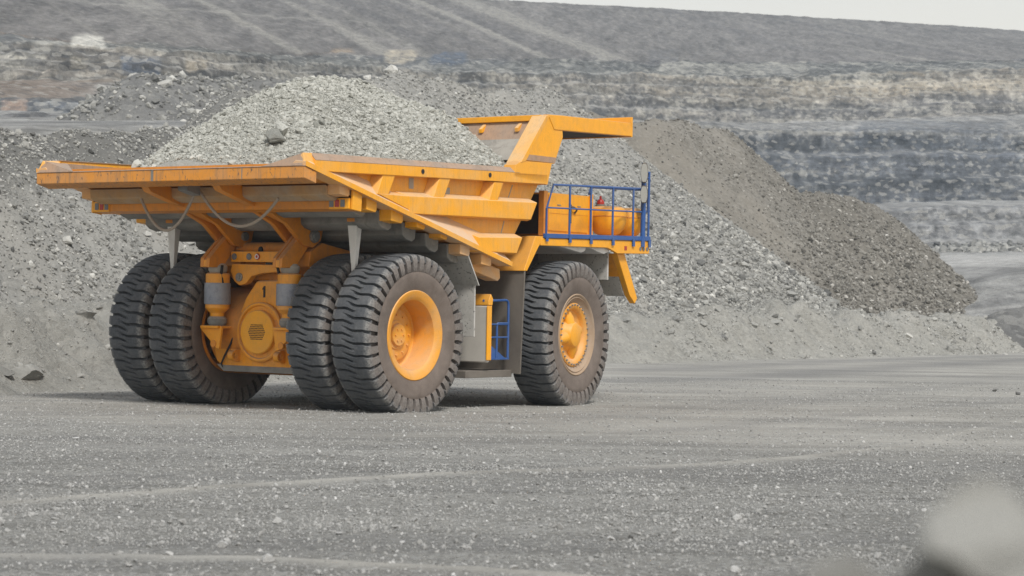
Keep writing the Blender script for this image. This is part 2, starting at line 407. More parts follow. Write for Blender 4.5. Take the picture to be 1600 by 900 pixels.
def stones_mesh(name, P, S, tone, seed=0, flat=.45):
    rng = np.random.default_rng(seed); n = len(P); pick = rng.integers(0, len(SMALL), n); Rm = rotm(n, rng, flat)
    Vs = []; Ts = []
    base = np.stack(SMALL)[pick]                                # n,12,3
    V = np.einsum('nij,nkj->nki', Rm, base)*S[:, None, None] + P[:, None, :]
    k = V.shape[1]
    Fc = (ICO1[1][None]+np.arange(n)[:, None, None]*k).reshape(-1, 3)
    return np_mesh(name, V.reshape(-1, 3), Fc, False, {'tone': np.repeat(tone, k)})
ROCKS = []
def rock_templates():
    for i in range(10):
        V = chip(ICO3, 300+i, 22, .28, .72)
        V = V*(1+.05*fbm(V[:, 0]*2.5+i, V[:, 1]*2.5+V[:, 2]*1.7, 40+i, 4)[:, None])
        ROCKS.append(V)
rock_templates()
RM = {}
def rock_obj(loc, size, mat, tone, label, group, cat='rock', name='rock', rz=None, sq=(1, 1, 1), which=None, tilt=.3):
    which = random.randrange(10) if which is None else which
    key = (which, mat, round(tone, 1))
    if key not in RM:
        t = np.full(len(ROCKS[which]), round(tone, 1)); RM[key] = np_mesh('rock', ROCKS[which], ICO3[1], False, {'tone': t}); RM[key].materials.append(M[mat])
    o = bpy.data.objects.new(name, RM[key]); COL.objects.link(o)
    o.location = loc; o.scale = (size*sq[0], size*sq[1], size*sq[2])
    o.rotation_euler = (random.uniform(-tilt, tilt), random.uniform(-tilt, tilt), random.uniform(0, 6.28) if rz is None else rz)
    return tag(o, label, cat, group)

# ------------------------------------------------------------------ piles as height fields
def dense(cr, step=.8):
    out = []
    for a, b in zip(cr[:-1], cr[1:]):
        a = np.array(a, float); b = np.array(b, float); n = max(1, int(np.linalg.norm(b-a)/step))
        out += [a+(b-a)*i/n for i in range(n)]
    return np.array(out+[np.array(cr[-1], float)])
def envelope(x, y, cr, slope, ex=1.0):
    best = np.full(np.shape(x), -50.)
    for c in dense(cr):
        d = np.hypot(x-c[0], y-c[1]); best = np.maximum(best, c[2]-slope*(np.sqrt(d*d+ex*ex)-ex))
    return best
A_CR = [(-20, 40, 5.6), (-17, 50, 6.4), (-14.4, 60.5, 7.05), (-12.7, 66, 7.5), (-11, 72.5, 8.1), (-9.6, 82, 10.3), (-8.8, 89.7, 11.3), (-5.9, 100, 12.8), (-1.6, 108, 13.4), (1.66, 112, 13.65)]
B_CR = [(3.5, 118, 13.2), (6.9, 119, 12.5), (9.5, 123, 13.0), (12.3, 127, 13.15)]
C_CR = [(16.4, 126, 9.2), (19.0, 127.5, 9.15), (20.8, 129.5, 8.95)]
FOOT = [(-22, 18), (-10.9, 43.6), (3.3, 75), (26, 110), (50, 142), (80, 178)]
def inside(x, y):  # signed distance inside the foot line (positive towards the piles)
    best = np.full(np.shape(x), 1e9); sg = np.ones(np.shape(x))
    for (ax, ay), (bx, by) in zip(FOOT[:-1], FOOT[1:]):
        dx, dy = bx-ax, by-ay; L = math.hypot(dx, dy); t = np.clip(((x-ax)*dx+(y-ay)*dy)/(L*L), 0, 1)
        d = np.hypot(x-ax-t*dx, y-ay-t*dy); s = np.sign(dx*(y-ay)-dy*(x-ax))
        m = d < best; best = np.where(m, d, best); sg = np.where(m, s, sg)
    return best*sg
def hA(x, y):
    n = fbm(x*.16, y*.16, 51, 5); g = fbm((x*.5+y*.84)*.7, (x*.84-y*.5)*.12, 57, 4)
    return envelope(x, y, A_CR, .80, .7) - 2.4*(1-sst(1.0, 8.5, inside(x, y)))*(1-sst(62, 80, y)) + .75*n + .35*g + .10*fbm(x*1.3, y*1.3, 53, 4)
def hB(x, y):
    n = fbm(x*.16, y*.16, 61, 5); g = fbm((x*.75+y*.5)*.6, (x*.5-y*.75)*.1, 67, 4)
    return np.maximum(envelope(x, y, B_CR, 1.04, .8), envelope(x, y, C_CR, .95, .6)) + .7*n + .45*g + .12*fbm(x*1.3, y*1.3, 63, 4)
def hBerm(x, y):
    d = inside(x, y); top = np.interp(y, [20, 44, 60, 80, 110, 150], [2.4, 2.35, 1.9, 1.85, 1.9, 1.9])
    wv = 1+.16*fbm(x*.11, y*.11, 70, 2)
    d = d + .8*fbm(x*.3, y*.3, 71, 4)
    h = np.where(d < 3.0, top*wv*sst(-.3, 3.1, d), top*wv*(1-.55*sst(3.2, 7.5, d)))
    rel = sst(.2, 1.5, d)
    al = x*.5+y*.86
    h = h*(1+.22*fbm(al*.8, d*.18, 77, 4))
    return G(x, y)-.12 + h + rel*(.40*fbm(x*.6, y*.6, 73, 5) + .48*fbm(al*1.3, d*.25, 78, 4) + .20*fbm(x*2.2, y*2.2, 74, 5))
def heap(name, fn, x0, x1, y0, y1, st, mat, keep, dustf=None, darkf=None):
    xs = np.arange(x0, x1, st); ys = np.arange(y0, y1, st*1.25); X, Y = np.meshgrid(xs, ys); Z = fn(X, Y); K = keep(X, Y, Z)
    Fc = grid_faces(len(ys), len(xs)); k = K.ravel(); Fc = Fc[k[Fc].all(1)]
    used = np.zeros(X.size, bool); used[Fc.ravel()] = True; idx = np.cumsum(used)-1
    V = np.stack([X, Y, Z], -1).reshape(-1, 3)[used]
    ds = (dustf(X, Y, Z) if dustf else np.zeros_like(X)).ravel()[used]
    dk = (darkf(X, Y, Z) if darkf else np.zeros_like(X)).ravel()[used]
    o = link(name, np_mesh(name, V, idx[Fc], True, {'dust': ds, 'dark': dk}), M[mat]); return o
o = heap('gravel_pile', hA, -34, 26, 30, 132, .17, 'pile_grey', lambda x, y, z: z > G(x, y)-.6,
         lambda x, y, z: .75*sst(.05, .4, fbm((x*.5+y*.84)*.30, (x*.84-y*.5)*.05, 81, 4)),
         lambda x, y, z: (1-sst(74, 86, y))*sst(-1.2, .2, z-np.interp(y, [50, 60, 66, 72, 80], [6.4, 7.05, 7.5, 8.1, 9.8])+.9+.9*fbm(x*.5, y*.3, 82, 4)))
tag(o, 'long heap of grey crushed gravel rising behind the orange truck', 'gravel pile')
o = heap('spoil_heap', hB, -14, 46, 96, 150, .19, 'pile_brown', lambda x, y, z: z > G(x, y)-.8,
         lambda x, y, z: (.55*sst(.0, .35, fbm((x*.75+y*.5)*.26, (x*.5-y*.75)*.05, 83, 4))*sst(2, 7, z+2.5*fbm(x*.3, y*.3, 84, 3))).clip(0, 1)*(.6+.4*sst(-.2, .3, fbm(x*.8, y*.8, 89, 4))))
tag(o, 'brown two-humped spoil heap tapering down right of the grey gravel pile', 'spoil heap')
o = heap('earth_berm', hBerm, -34, 62, 16, 160, .15, 'berm', lambda x, y, z: (inside(x, y) > -.9) & (inside(x, y) < 9))
tag(o, 'low pale dust windrow running along the foot of the piles', 'berm')

# left back heap and the dark mound by the ramp
D_CR = [(-24.5, 142, 17.6), (-20.5, 147, 18.3), (-16, 150, 18.3), (-9, 156, 18.6)]
hD = lambda x, y: envelope(x, y, D_CR, .72, .8) + .8*fbm(x*.15, y*.15, 91, 5) + .2*fbm(x*.8, y*.3, 92, 3)
M['waste'] = soil('dark_waste_fines', (.115, .113, .11), (.18, .178, .172), (.29, .285, .27), s_big=.1, s_mid=.5, s_fine=2.2, bump=.9, bdist=.5)
o = heap('waste_heap', hD, -48, 10, 120, 172, .34, 'waste', lambda x, y, z: z > 8.5)
tag(o, 'dark grey waste heap on the bench behind the load, upper left', 'waste heap')
rgd = np.random.default_rng(44); n = 16000
xd = rgd.uniform(-46, 8, n); yd = rgd.uniform(124, 158, n); zd = hD(xd, yd); sd_ = .09*(1-rgd.random(n)*(1-(.09/.6)**2.2))**(-1/2.2); kd = (zd > 9) & (rgd.random(n) < .35+.65*sst(-.1, .3, fbm(xd*.2, yd*.05, 98, 3)))
tag(link('waste_rubble', stones_mesh('waste_rubble', np.stack([xd, yd, zd+sd_*.2], -1)[kd], sd_[kd], np.clip(rgd.normal(.42, .2, kd.sum()), 0, 1), 14), M['stone_grey']), 'stones lying over the dark waste heap at upper left', 'rubble', kind='stuff')
E_CR = [(26.3, 115.6, 2.05), (28.5, 118, 2.55), (33, 124, 2.7)]
hE = lambda x, y: envelope(x, y, E_CR, .7, .5) + .35*fbm(x*.5, y*.5, 95, 5)
o = heap('dirt_mound', hE, 20, 46, 108, 142, .16, 'waste', lambda x, y, z: z > -1.2)
tag(o, 'small dark dirt mound behind the dust windrow at the right edge', 'dirt mound')

def scatter_on(fns, n, box, smin, smax, accept, seed, pw=2.2, sink=.25, scale=False):
    rng = np.random.default_rng(seed); x = rng.uniform(box[0], box[1], n); y = rng.uniform(box[2], box[3], n)
    z = np.max([f(x, y) for f in fns], axis=0); s = (np.maximum(y, 20)/60 if scale else 1)*smin*(1-rng.random(n)*(1-(smin/smax)**pw))**(-1/pw)
    k = accept(x, y, z, s, rng)
    x, y, z, s = x[k], y[k], z[k], s[k]
    return np.stack([x, y, z+s*sink], -1), s
PX = lambda x, y: 800+F0*x/y
def acc_A(x, y, z, s, rng):
    zb = hBerm(x, y)
    ok = (z > G(x, y)+.1) & (z > zb-.05) & (z > hB(x, y)) & (PX(x, y) > -250) & (PX(x, y) < 1450)
    low = 1-sst(3, 10, z-G(x, y))                       # coarse stones roll to the foot
    ok &= rng.random(len(x)) < (.28+.62*low)
    ok &= (s < (.055+.16*low + .03*rng.random(len(x)))*y/60)
    ok &= rng.random(len(x)) < .6+.4*sst(-.25, .2, fbm((x*.5+y*.84)*.25, (x*.84-y*.5)*.06, 85, 4))
    return ok
P, S = scatter_on([hA], 620000, (-24, 20, 42, 125), .026, .16, acc_A, 1, 2.5, .2, True)
print('pile A stones', len(P))
me = stones_mesh('loose_gravel', P, S, np.clip(RNG.normal(.47, .21, len(P)), 0, 1), 5)
tag(link('loose_gravel', me, M['stone_grey']), 'grey stones covering the gravel pile behind the truck', 'loose gravel', kind='stuff')
def acc_B(x, y, z, s, rng):
    zb = hBerm(x, y); ok = (z > G(x, y)+.1) & (z > zb-.05) & (z > hA(x, y)) & (PX(x, y) > 850) & (PX(x, y) < 1700)
    low = 1-sst(2, 9, z-G(x, y)); ok &= rng.random(len(x)) < (.2+.6*low)
    ok &= rng.random(len(x)) < .35+.65*sst(-.2, .25, -fbm((x*.75+y*.5)*.26, (x*.5-y*.75)*.05, 83, 4))
    ok &= s < (.045+.12*low+.02*rng.random(len(x)))*y/60
    return ok
P, S = scatter_on([hB], 190000, (-4, 40, 100, 140), .026, .12, acc_B, 2, 2.5, .2, True)
print('pile B stones', len(P))
me = stones_mesh('loose_rubble', P, S, np.clip(RNG.normal(.45, .2, len(P)), 0, 1), 6)
tag(link('loose_rubble', me, M['stone_brown']), 'brownish stones covering the spoil heap at the right', 'rubble', kind='stuff')
def acc_berm(x, y, z, s, rng):
    d = inside(x, y); return (d > -.8) & (d < 5) & (z > hA(x, y)) & (z > hB(x, y)) & (PX(x, y) > -250) & (PX(x, y) < 1900) & (rng.random(len(x)) < .10+.4*sst(0, .3, fbm(x*.4, y*.4, 87, 3)))
P, S = scatter_on([hBerm], 700000, (-22, 50, 36, 135), .018, .16, acc_berm, 3, 2.7, .2, True)
me = stones_mesh('berm_rubble', P, S, np.clip(RNG.normal(.55, .15, len(P)), 0, 1), 7)
tag(link('berm_rubble', me, M['stone_grey']), 'small stones and clods strewn over the dust windrow', 'rubble', kind='stuff')
def acc_road(x, y, z, s, rng):
    k = (PX(x, y) > -120) & (PX(x, y) < 1720) & (inside(x, y) < .3)
    return k & (rng.random(len(x)) < (1-.93*dust_field(x, y))*(.35+.65*sst(-.3, .25, fbm(x*.6, y*.9, 88, 4)))*np.clip(24/y, .25, 1)**1.2)
P, S = scatter_on([groundz], 1000000, (-17, 26, 15.5, 62), .0065, .036, acc_road, 4, 2.6, .3)
print('road stones', len(P))
me = stones_mesh('road_gravel', P, S, np.clip(RNG.normal(.52, .16, len(P)), .15, 1), 8)
tag(link('road_gravel', me, M['stone_road']), 'small grey stones strewn over the haul road', 'gravel', kind='stuff')

# ------------------------------------------------------------------ pit walls
def build_terrain():
    C = [-600, 0, 300, 700, 1000, 1200, 1400, 1500, 1600, 2200]
    rows = [  # depth Y, photo height y (None: z given)
      ([55,63,72,110,124,134,122,116,112,106], 'z', [6.3,6.9,7.3,9,9,4,-1.2,-1.2,-1.2,-1.2], 6),
      ([70,75,85,125,138,150,122,119,118,116], 'y', [197,196,196,190,200,300,508,504,502,500], 16),
      ([110,115,125,140,152,165,160,134,131,130], 'y', [192,190,190,188,200,300,462,438,430,428], 20),
      ([150,160,165,170,190,220,235,235,235,235], 'y', [190,187,188,188,200,330,400,397,395,395], 10),
      ([165,175,180,190,240,300,300,300,300,300], 'y', [189,186,187,188,210,372,398,396,394,393], 12),
      ([180,185,190,200,300,328,330,330,330,330], 'y', [188,185,186,188,260,385,374,372,370,368], 24),
      ([185,190,195,210,308,337,339,339,339,339], 'y', [187,178,184,188,230,335,325,322,320,318], 10),
      ([195,200,205,240,345,380,383,384,385,387], 'y', [186,170,182,188,225,325,316,313,311,309], 46),
      ([205,212,240,330,385,399,403,405,406,409], 'y', [150,150,175,188,192,200,200,200,198,196], 14),
      ([225,235,260,370,430,450,454,455,456,460], 'y', [130,122,128,182,188,192,184,179,176,174], 40),
      ([240,250,275,385,448,470,476,478,480,485], 'y', [60,62,82,112,116,120,112,110,107,104], 18),
      ([270,280,310,430,510,535,540,540,542,545], 'y', [50,52,76,90,94,97,96,95,93,92], 40),
      ([420,440,470,560,640,680,700,705,710,730], 'y', [-95,-60,-38,-4,11,22.5,34.5,41,48,80], 6),
      ([700,720,750,840,900,940,950,950,950,980], 'z', [100,95,90,70,60,50,45,45,45,45], 0)]
    px = np.arange(-1700, 2900, 1.9); n = len(px)
    Ys = []; Zs = []; seg = []
    for Yr, kind, zz, _ in rows:
        Y = np.interp(px, C, Yr); k = np.interp(px, C, zz)
        ker = np.ones(41)/41; pad = lambda a: np.convolve(np.pad(a, 20, 'edge'), ker, 'valid')
        Y = pad(Y); k = pad(k); Ys.append(Y); Zs.append(k if kind == 'z' else CAMH+(HOR-k)/F0*Y)
    YY = []; ZZ = []; SG = []
    for i in range(len(rows)-1):
        m = int(rows[i][3]*1.35)
        for j in range(m):
            t = j/m; tl = t
            if i in (5, 7, 9): ns = {5: 2, 7: 3, 9: 4}[i]; q = t*ns; tl = (math.floor(q)+.25*(q % 1)+.75*float(sst(.74, 1., np.array(q % 1))))/ns
            YY.append(Ys[i]*(1-tl)+Ys[i+1]*tl); ZZ.append(Zs[i]*(1-t)+Zs[i+1]*t); SG.append((i, t))
    YY.append(Ys[-1]); ZZ.append(Zs[-1]); SG.append((len(rows)-1, 0.))
    Y = np.array(YY); Z = np.array(ZZ); si = np.array([s for s, _ in SG]); st = np.array([t for _, t in SG])
    X = Y*(px[None, :]-800)/F0
    #                 amplitude of rock relief, roughness flag, base colour per band
    amp = np.array([.2, .2, .3, .8, 1.0, 1.1, .5, 1.5, 1.0, 2.0, 2.0, 1.4, 1., 1.])
    rk = np.array([.1, .15, .2, .6, .8, .9, .35, 1., .8, 1., .9, .18, .1, .1])
    colr = np.array([(.27,.265,.25), (.29,.285,.272), (.285,.28,.27), (.25,.245,.235), (.26,.255,.245), (.205,.205,.205), (.30,.295,.285), (.135,.145,.16),
                     (.25,.245,.235), (.265,.245,.215), (.15,.15,.14), (.165,.155,.146), (.16,.15,.14), (.16,.15,.14)])
    A = amp[si][:, None]; K = rk[si][:, None]
    Acol = np.repeat(colr[si][:, None, :], n, 1)
    # blend colours across band limits with ragged edges
    rag = fbm(X*.03, Z*.15, 111, 5)
    T = np.clip(st[:, None] + .35*rag, 0, 1); nxt = colr[np.minimum(si+1, len(colr)-1)][:, None, :]
    w = sst(.86, 1.0, T)[..., None]; Acol = Acol*(1-w)+nxt*w
    S1 = fbm(X*.045, Z*.05, 112, 5); S2 = fbm(X*.012, Z*.35, 113, 5); S3 = fbm(X*.16+3, Z*.12, 114, 5); S4 = fbm(X*.25, Z*.25, 119, 4)
    S5 = fbm(X*.8, Z*.8, 129, 3); lum = 1 + K*(.5*S1*.45+.6*S2+.15*S3+.25*S4+.75*S5) + .3*S4*(1-K)+.35*S5*(1-K); Acol = Acol*lum[..., None]
    tan = np.array((.36, .31, .24)); blue = np.array((.115, .123, .14)); rust = np.array((.23, .165, .115)); pale = np.array((.45, .43, .38)); dk = np.array((.075, .08, .085))
    def blend(c, m): 
        nonlocal Acol
        Acol = Acol*(1-m[..., None])+c*m[..., None]
    s9 = ((si == 9)[:, None]); s7 = (si == 7)[:, None]; s10 = (si == 10)[:, None]; s11 = (si == 11)[:, None]
    tt = np.broadcast_to(st[:, None], X.shape)
    rt = sst(850, 1250, px)[None, :]; lf = 1-sst(380, 760, px)[None, :]
    blend(tan, s9*rt*.75*sst(.42, .62, tt+.22*rag)*sst(-.3, .15, S2+.5*S1))
    blend(blue, s9*rt*.45*(1-sst(.3, .5, tt+.2*rag)))
    blend(blue, (s9*(1-rt)+s10*.5)*.6*sst(.1, .35, S1+.3*S3)); blend(blue, s7*sst(500, 900, px)[None, :]*.5*sst(-.2, .3, S2+.4*S1))
    blend(pale, s7*.3*sst(.22, .4, S5+.3*S4)); blend(pale, s9*.4*sst(.2, .42, S5+.6*S4)); blend(pale, s9*lf*.65*sst(.22, .34, S3+.4*S4)); blend(pale, s10*.4*sst(.2, .4, S4+.4*S5))
    blend(rust, (s9+s10)*lf*.5*sst(.0, .3, fbm(X*.03, Z*.06, 115, 4))); blend(dk, (s10+s9+s7)*.3*sst(.18, .36, fbm(X*.14, Z*.2, 117, 5)))
    lay = fbm(X*.005+.3*S1, Z*.75, 131, 4); blend(dk, (s7+s9)*.45*sst(.10, .26, lay)); blend(pale*.8, (s7+s9)*.4*sst(.12, .32, -lay))
    blend(rust, (si == 8)[:, None]*lf*.55*sst(-.1, .2, fbm(X*.03, Z*.06, 125, 4)))
    rgd2 = .10*fbm(X*.02, Z*.1, 141, 4)
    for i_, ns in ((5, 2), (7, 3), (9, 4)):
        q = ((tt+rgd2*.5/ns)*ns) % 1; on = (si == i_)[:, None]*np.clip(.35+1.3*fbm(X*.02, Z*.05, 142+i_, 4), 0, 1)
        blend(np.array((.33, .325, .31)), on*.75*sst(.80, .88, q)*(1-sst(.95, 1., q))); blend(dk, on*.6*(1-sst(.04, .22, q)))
    # spill streaks run down the upper dump slope at an angle
    along = X*.8 + Z*1.15
    stk = .55*fbm(along*.075, (Z-X*.2)*.008, 118, 3) + .6*fbm(along*.30, (Z-X*.2)*.012, 128, 4)
    blend(np.array((.30, .285, .255)), s11*.75*sst(.06, .34, stk)*np.maximum(sst(-.1, .3, fbm(X*.012, Z*.02, 121, 2)), .9*lf*sst(-100, 200, px)[None, :])); blend(np.array((.115, .11, .11)), s11*.5*sst(.05, .4, -stk))
    rmp = ((si == 1)|(si == 2))[:, None]*1.; rw = fbm(X*.10+Y*.02, Y*.03, 133, 4)
    blend(np.array((.20, .20, .197)), (si == 1)[:, None]*.75*np.ones_like(X)); blend(np.array((.20, .198, .19)), rmp*.4*sst(.02, .3, rw)); blend(np.array((.38, .375, .36)), rmp*.6*sst(.05, .3, -rw)); blend(np.array((.40, .395, .38)), (si == 2)[:, None]*.8*sst(.35, .6, tt+.3*rw))
    yj = HOR-(Z-CAMH)/Y*F0+2*S1; xj = px[None, :]; low = ((si > 0) & (si < 5))[:, None]
    blend(np.array((.47, .46, .44)), low*.85*sst(1455, 1490, xj)*sst(398, 401, yj)*(1-sst(409, 416, yj-.04*(1600-xj))))
    for y0_, wd_, a_ in ((478, 2.6, .7), (462, 1.6, .4), (440, 3, .35)): blend(np.array((.45, .44, .42)), low*a_*sst(1470, 1530, xj)*np.exp(-((yj-y0_-.0006*(1640-xj)**2)/wd_)**2))
    blend(np.array((.13, .13, .128)), low*.5*np.exp(-((yj-424-.002*(1610-xj)**2)/7)**2)*sst(1470, 1500, xj))
    yi = HOR-(Z-CAMH)/Y*F0+3.5*S4; xi = px[None, :]+9*S3
    for bx0, bx1, by0, by1, bc, bs in ((112, 164, 57, 74, (.62, .60, .54), .9), (108, 132, 88, 106, (.50, .46, .38), .7), (188, 248, 91, 117, (.10, .125, .17), .8), (288, 322, 92, 108, (.46, .40, .31), .6), (600, 652, 80, 97, (.50, .44, .34), .75), (672, 732, 82, 101, (.10, .125, .165), .85), (520, 555, 76, 84, (.40, .30, .2), .5), (0, 42, 152, 172, (.44, .33, .26), .8), (1030, 1260, 100, 116, (.44, .42, .37), .5), (1240, 1560, 126, 150, (.46, .41, .33), .45), (1340, 1570, 190, 232, (.10, .118, .145), .5), (1010, 1060, 76, 100, (.13, .13, .135), .6)):
        blend(np.array(bc), bs*sst(bx0-4, bx0+4, xi)*(1-sst(bx1-4, bx1+4, xi))*sst(by0-2, by0+2, yi)*(1-sst(by1-2, by1+2, yi))*((si > 6)[:, None])*np.clip(.75+.9*S5, .2, 1))
    line = np.exp(-((tt-.42-.0*X)/.012)**2)*s11*lf
    blend(np.array((.34, .325, .295)), .6*line)
    # relief
    rel = A*(1.1*fbm(X*.09, Z*.06, 122, 5)+.6*fbm(X*.35, Z*.22, 123, 5))
    edge = A*.35*fbm(X*.1, Y*.05, 124, 4)*(K > .3)
    Y2 = Y+rel; X2 = Y2*(px[None, :]-800)/F0; Z2 = Z+edge+.25*A*fbm(X*.6, Z*.6, 126, 3)
    V = np.stack([X2, Y2, Z2], -1).reshape(-1, 3)
    cols = np.concatenate([np.clip(Acol, .02, .8), np.ones(Acol.shape[:2]+(1,))], -1).reshape(-1, 4)
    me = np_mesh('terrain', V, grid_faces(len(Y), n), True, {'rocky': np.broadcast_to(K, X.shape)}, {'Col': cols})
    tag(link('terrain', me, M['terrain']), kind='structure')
build_terrain()

rg = np.random.default_rng(33); n = 1500
Yr = rg.uniform(238, 318, n); pxr = np.where(rg.random(n) < .7, rg.normal(1540, 45, n), rg.uniform(1440, 1660, n)); sr = .22*(1-rg.random(n)*(1-(.22/.95)**2.2))**(-1/2.2)
zr = CAMH+(HOR-np.interp(Yr, [235, 300, 330], [396.5, 395, 372]))/F0*Yr
me = stones_mesh('far_rubble', np.stack([(pxr-800)/F0*Yr, Yr, zr+sr*.3], -1), sr, np.clip(rg.normal(.36, .2, n), 0, 1), 12)
tag(link('far_rubble', me, M['stone_grey']), 'broken rock strewn over the far pit floor at the right edge', 'rubble', kind='stuff')

# ------------------------------------------------------------------ THE TRUCK
ex = Vector((FX, FY, PITCH)).normalized(); ey = Vector((LX, LY, ROLL)); ey = (ey-ex*ey.dot(ex)).normalized(); ez = ex.cross(ey)
TM = Matrix(((ex.x, ey.x, ez.x, OX), (ex.y, ey.y, ez.y, OY), (ex.z, ey.z, ez.z, 0), (0, 0, 0, 1)))
truck = bpy.data.objects.new('dump_truck', None); COL.objects.link(truck); truck.matrix_world = TM
tag(truck, 'huge orange mining dump truck loaded with grey rock, seen from behind', 'dump truck')
SIDES = ((-1, 'right'), (1, 'left'))

# --- tyres
def tyre_mesh(seed):
    NL = 41; w = .085; e = .03
    ph = []
    for b in (0., .5):
        ph += [b-w-e, b-w+e*.2, b-w*.25, b+w-e*.2, b+w+e, b+w+.09]
    ph = np.array(ph); cols = np.concatenate([(ph+k)/NL*2*np.pi for k in range(NL)])
    gA = np.tile(np.array([0, 1, 1, 1, 0, 0] + [0]*6), NL); gB = np.tile(np.array([0]*6 + [0, 1, 1, 1, 0, 0]), NL)
    half = [(.36, .795), (.385, .84), (.415, .93), (.438, 1.03), (.447, 1.12), (.445, 1.165), (.438, 1.19), (.455, 1.215), (.462, 1.30), (.456, 1.40), (.438, 1.468), (.405, 1.500), (.33, 1.518), (.24, 1.526), (.15, 1.530), (.07, 1.532)]
    prof = [(-y, r_) for y, r_ in half] + [(0, 1.532)] + [(y, r_) for y, r_ in half[::-1]]
    gd = np.tile(np.array([-1, -1, 0, 1, 1, .4]*2), NL)
    rows = []; side = []; edge = []
    rng = np.random.default_rng(seed)
    for y, r_ in prof:
        s = abs(y)/.41
        tread = 1. if r_ > 1.20 else 0.
        dep = .085*tread*(1. if r_ > 1.40 else .75)
        reach = sst(-.12, .02, (-y if True else 0)), sst(-.12, .02, y)       # grooves run a little past the crown from each shoulder
        g = np.maximum(gA*reach[0], gB*reach[1])
        skew = .050*np.clip(s, 0, 1)**1.6*np.where(y < 0, 1, -1) + .016*np.sin(s*5.2)*np.where(y < 0, 1, -1)
        if r_ < 1.40: skew = .05*np.where(y < 0, 1, -1)
        rr = r_-dep*g
        wide = .085 if 1.20 < r_ < 1.45 else (.06 if 1.45 < r_ < 1.48 else (.03 if 1.48 < r_ < 1.51 else 0.))
        own = np.tile(np.array([1]*6+[0]*6), NL) if y < 0 else np.tile(np.array([0]*6+[1]*6), NL)
        skew = skew + gd*own*wide/NL*2*np.pi
        yy = y-np.sign(y)*(.085*g if 1.20 < r_ < 1.46 else 0)
        th = cols+skew
        rows.append(np.stack([rr*np.cos(th), np.full_like(th, 0)+yy, rr*np.sin(th)], -1))
        side.append(np.full_like(th, 1. if r_ < 1.20 else (.62 if r_ < 1.42 else (.25 if r_ < 1.47 else 0.))))
        edge.append(np.full_like(th, 1. if 1.20 < r_ < 1.505 else .0)*(1-g))
    V = np.array(rows)                      # rows, cols, 3
    nr, nc = V.shape[:2]
    low = V[..., 2] < -1.452                # the loaded tyre stands flat on the road
    bul = np.clip((-1.2-V[..., 2])/.25, 0, 1)
    V[..., 1] *= 1+.05*bul
    V[..., 2] = np.where(low, -1.455, V[..., 2])
    i = np.arange(nr-1)[:, None]*nc; j = np.arange(nc)[None, :]; j2 = (j+1) % nc
    Fc = np.stack([i+j, i+j2, i+nc+j2, i+nc+j], -1).reshape(-1, 4)
    me = np_mesh('tyre', V.reshape(-1, 3), Fc, True, {'sidewall': np.array(side), 'edge': np.array(edge)})
    me.set_sharp_from_angle(angle=R(33)); me.materials.append(M['tyre']); return me
TY = tyre_mesh(1)
def bolts(mb, n, rad, y, r_, h, c=(0, 0, 0)):
    for k in range(n):
        a = 2*math.pi*k/n; mb.cyl((c[0]+rad*math.cos(a), y, c[2]+rad*math.sin(a)), (c[0]+rad*math.cos(a), y-h, c[2]+rad*math.sin(a)), r_, 6)
BOLT = []; s_flange = []
def wheel(x, y, flip, kind, steer=0, spin=0):
    w = bpy.data.objects.new('wheel', None); COL.objects.link(w); w.parent = truck; w.location = (x, y, 1.455)
    w.rotation_euler = (0, 0, (math.pi if flip else 0)+steer)
    t = link('tyre', TY, None, w)
    # outer face looks to -y in wheel space
    if kind == 'rear':
        mb = MB(); mb.lathe([(.80, .36), (.80, -.33), (.845, -.355), (.852, -.385), (.835, -.405), (.80, -.40), (.735, -.375), (.70, -.36), (.665, -.33), (.645, -.20), (.63, .12), (.60, .14), (.30, .14), (.30, .36)], n=72)
        mb.build('rim', M['rim'], w, 0)
        mb = MB(); mb.lathe([(.0, -.02), (.20, -.02), (.215, -.0), (.22, .03), (.27, .035), (.28, .055), (.46, .06), (.49, .08), (.50, .14), (.50, .2)], n=48)
        bolts(mb, 12, .38, .06, .022, .03); bolts(mb, 6, .12, -.02, .02, .02); mb.build('hub', M['rim'], w, 0)
    elif kind == 'inner':
        mb = MB(); mb.lathe([(.80, .36), (.845, .36), (.85, .40), (.79, .40), (.70, .33), (.69, -.36), (.80, -.36)], n=64, closed=True); mb.build('rim', M['orange_rear'], w, 0)
    else:
        mb = MB(); mb.lathe([(.80, .36), (.80, -.33), (.845, -.35), (.855, -.385), (.835, -.405), (.81, -.395), (.79, -.37), (.77, -.385), (.755, -.36), (.70, -.325), (.665, -.30), (.66, -.10), (.3, .1), (.3, .36)], n=72)
        mb.build('rim', M['rim_dust'], w, 0)
        mb = MB(); mb.lathe([(.664, -.10), (.664, -.318), (.645, -.33), (.60, -.33), (.555, -.315), (.535, -.30), (.50, -.235), (.40, -.20), (.0, -.20)], n=64); s_flange.append(mb.build('bolt_flange', M['rim'], w, 0))
        fl_ = s_flange[-1]
        for k in range(32):
            a = 2*math.pi*k/32
            o = BOLT[0].copy() if BOLT else MB().cyl((0, 0, 0), (0, -.035, 0), .021, 6).build('wheel_bolt', M['steel'], None, 0)
            if BOLT: COL.objects.link(o)
            else: BOLT.append(o)
            o.parent = fl_; o.location = (.622*math.cos(a), -.328, .622*math.sin(a))
        mb = MB(); mb.lathe([(.0, -.40), (.17, -.395), (.24, -.375), (.275, -.33), (.29, -.27), (.33, -.22), (.36, -.18)], n=40)
        for k in range(4):
            a = 2*math.pi*(k+.15)/4; ca, sa = math.cos(a), math.sin(a)
            mb.tube([(.20*ca, -.22, .20*sa), (.36*ca, -.21, .36*sa), (.50*ca, -.19, .50*sa)], [.15, .13, .08], 12)
        mb.build('hub', M['orange_clean'], w, 0)
    return w
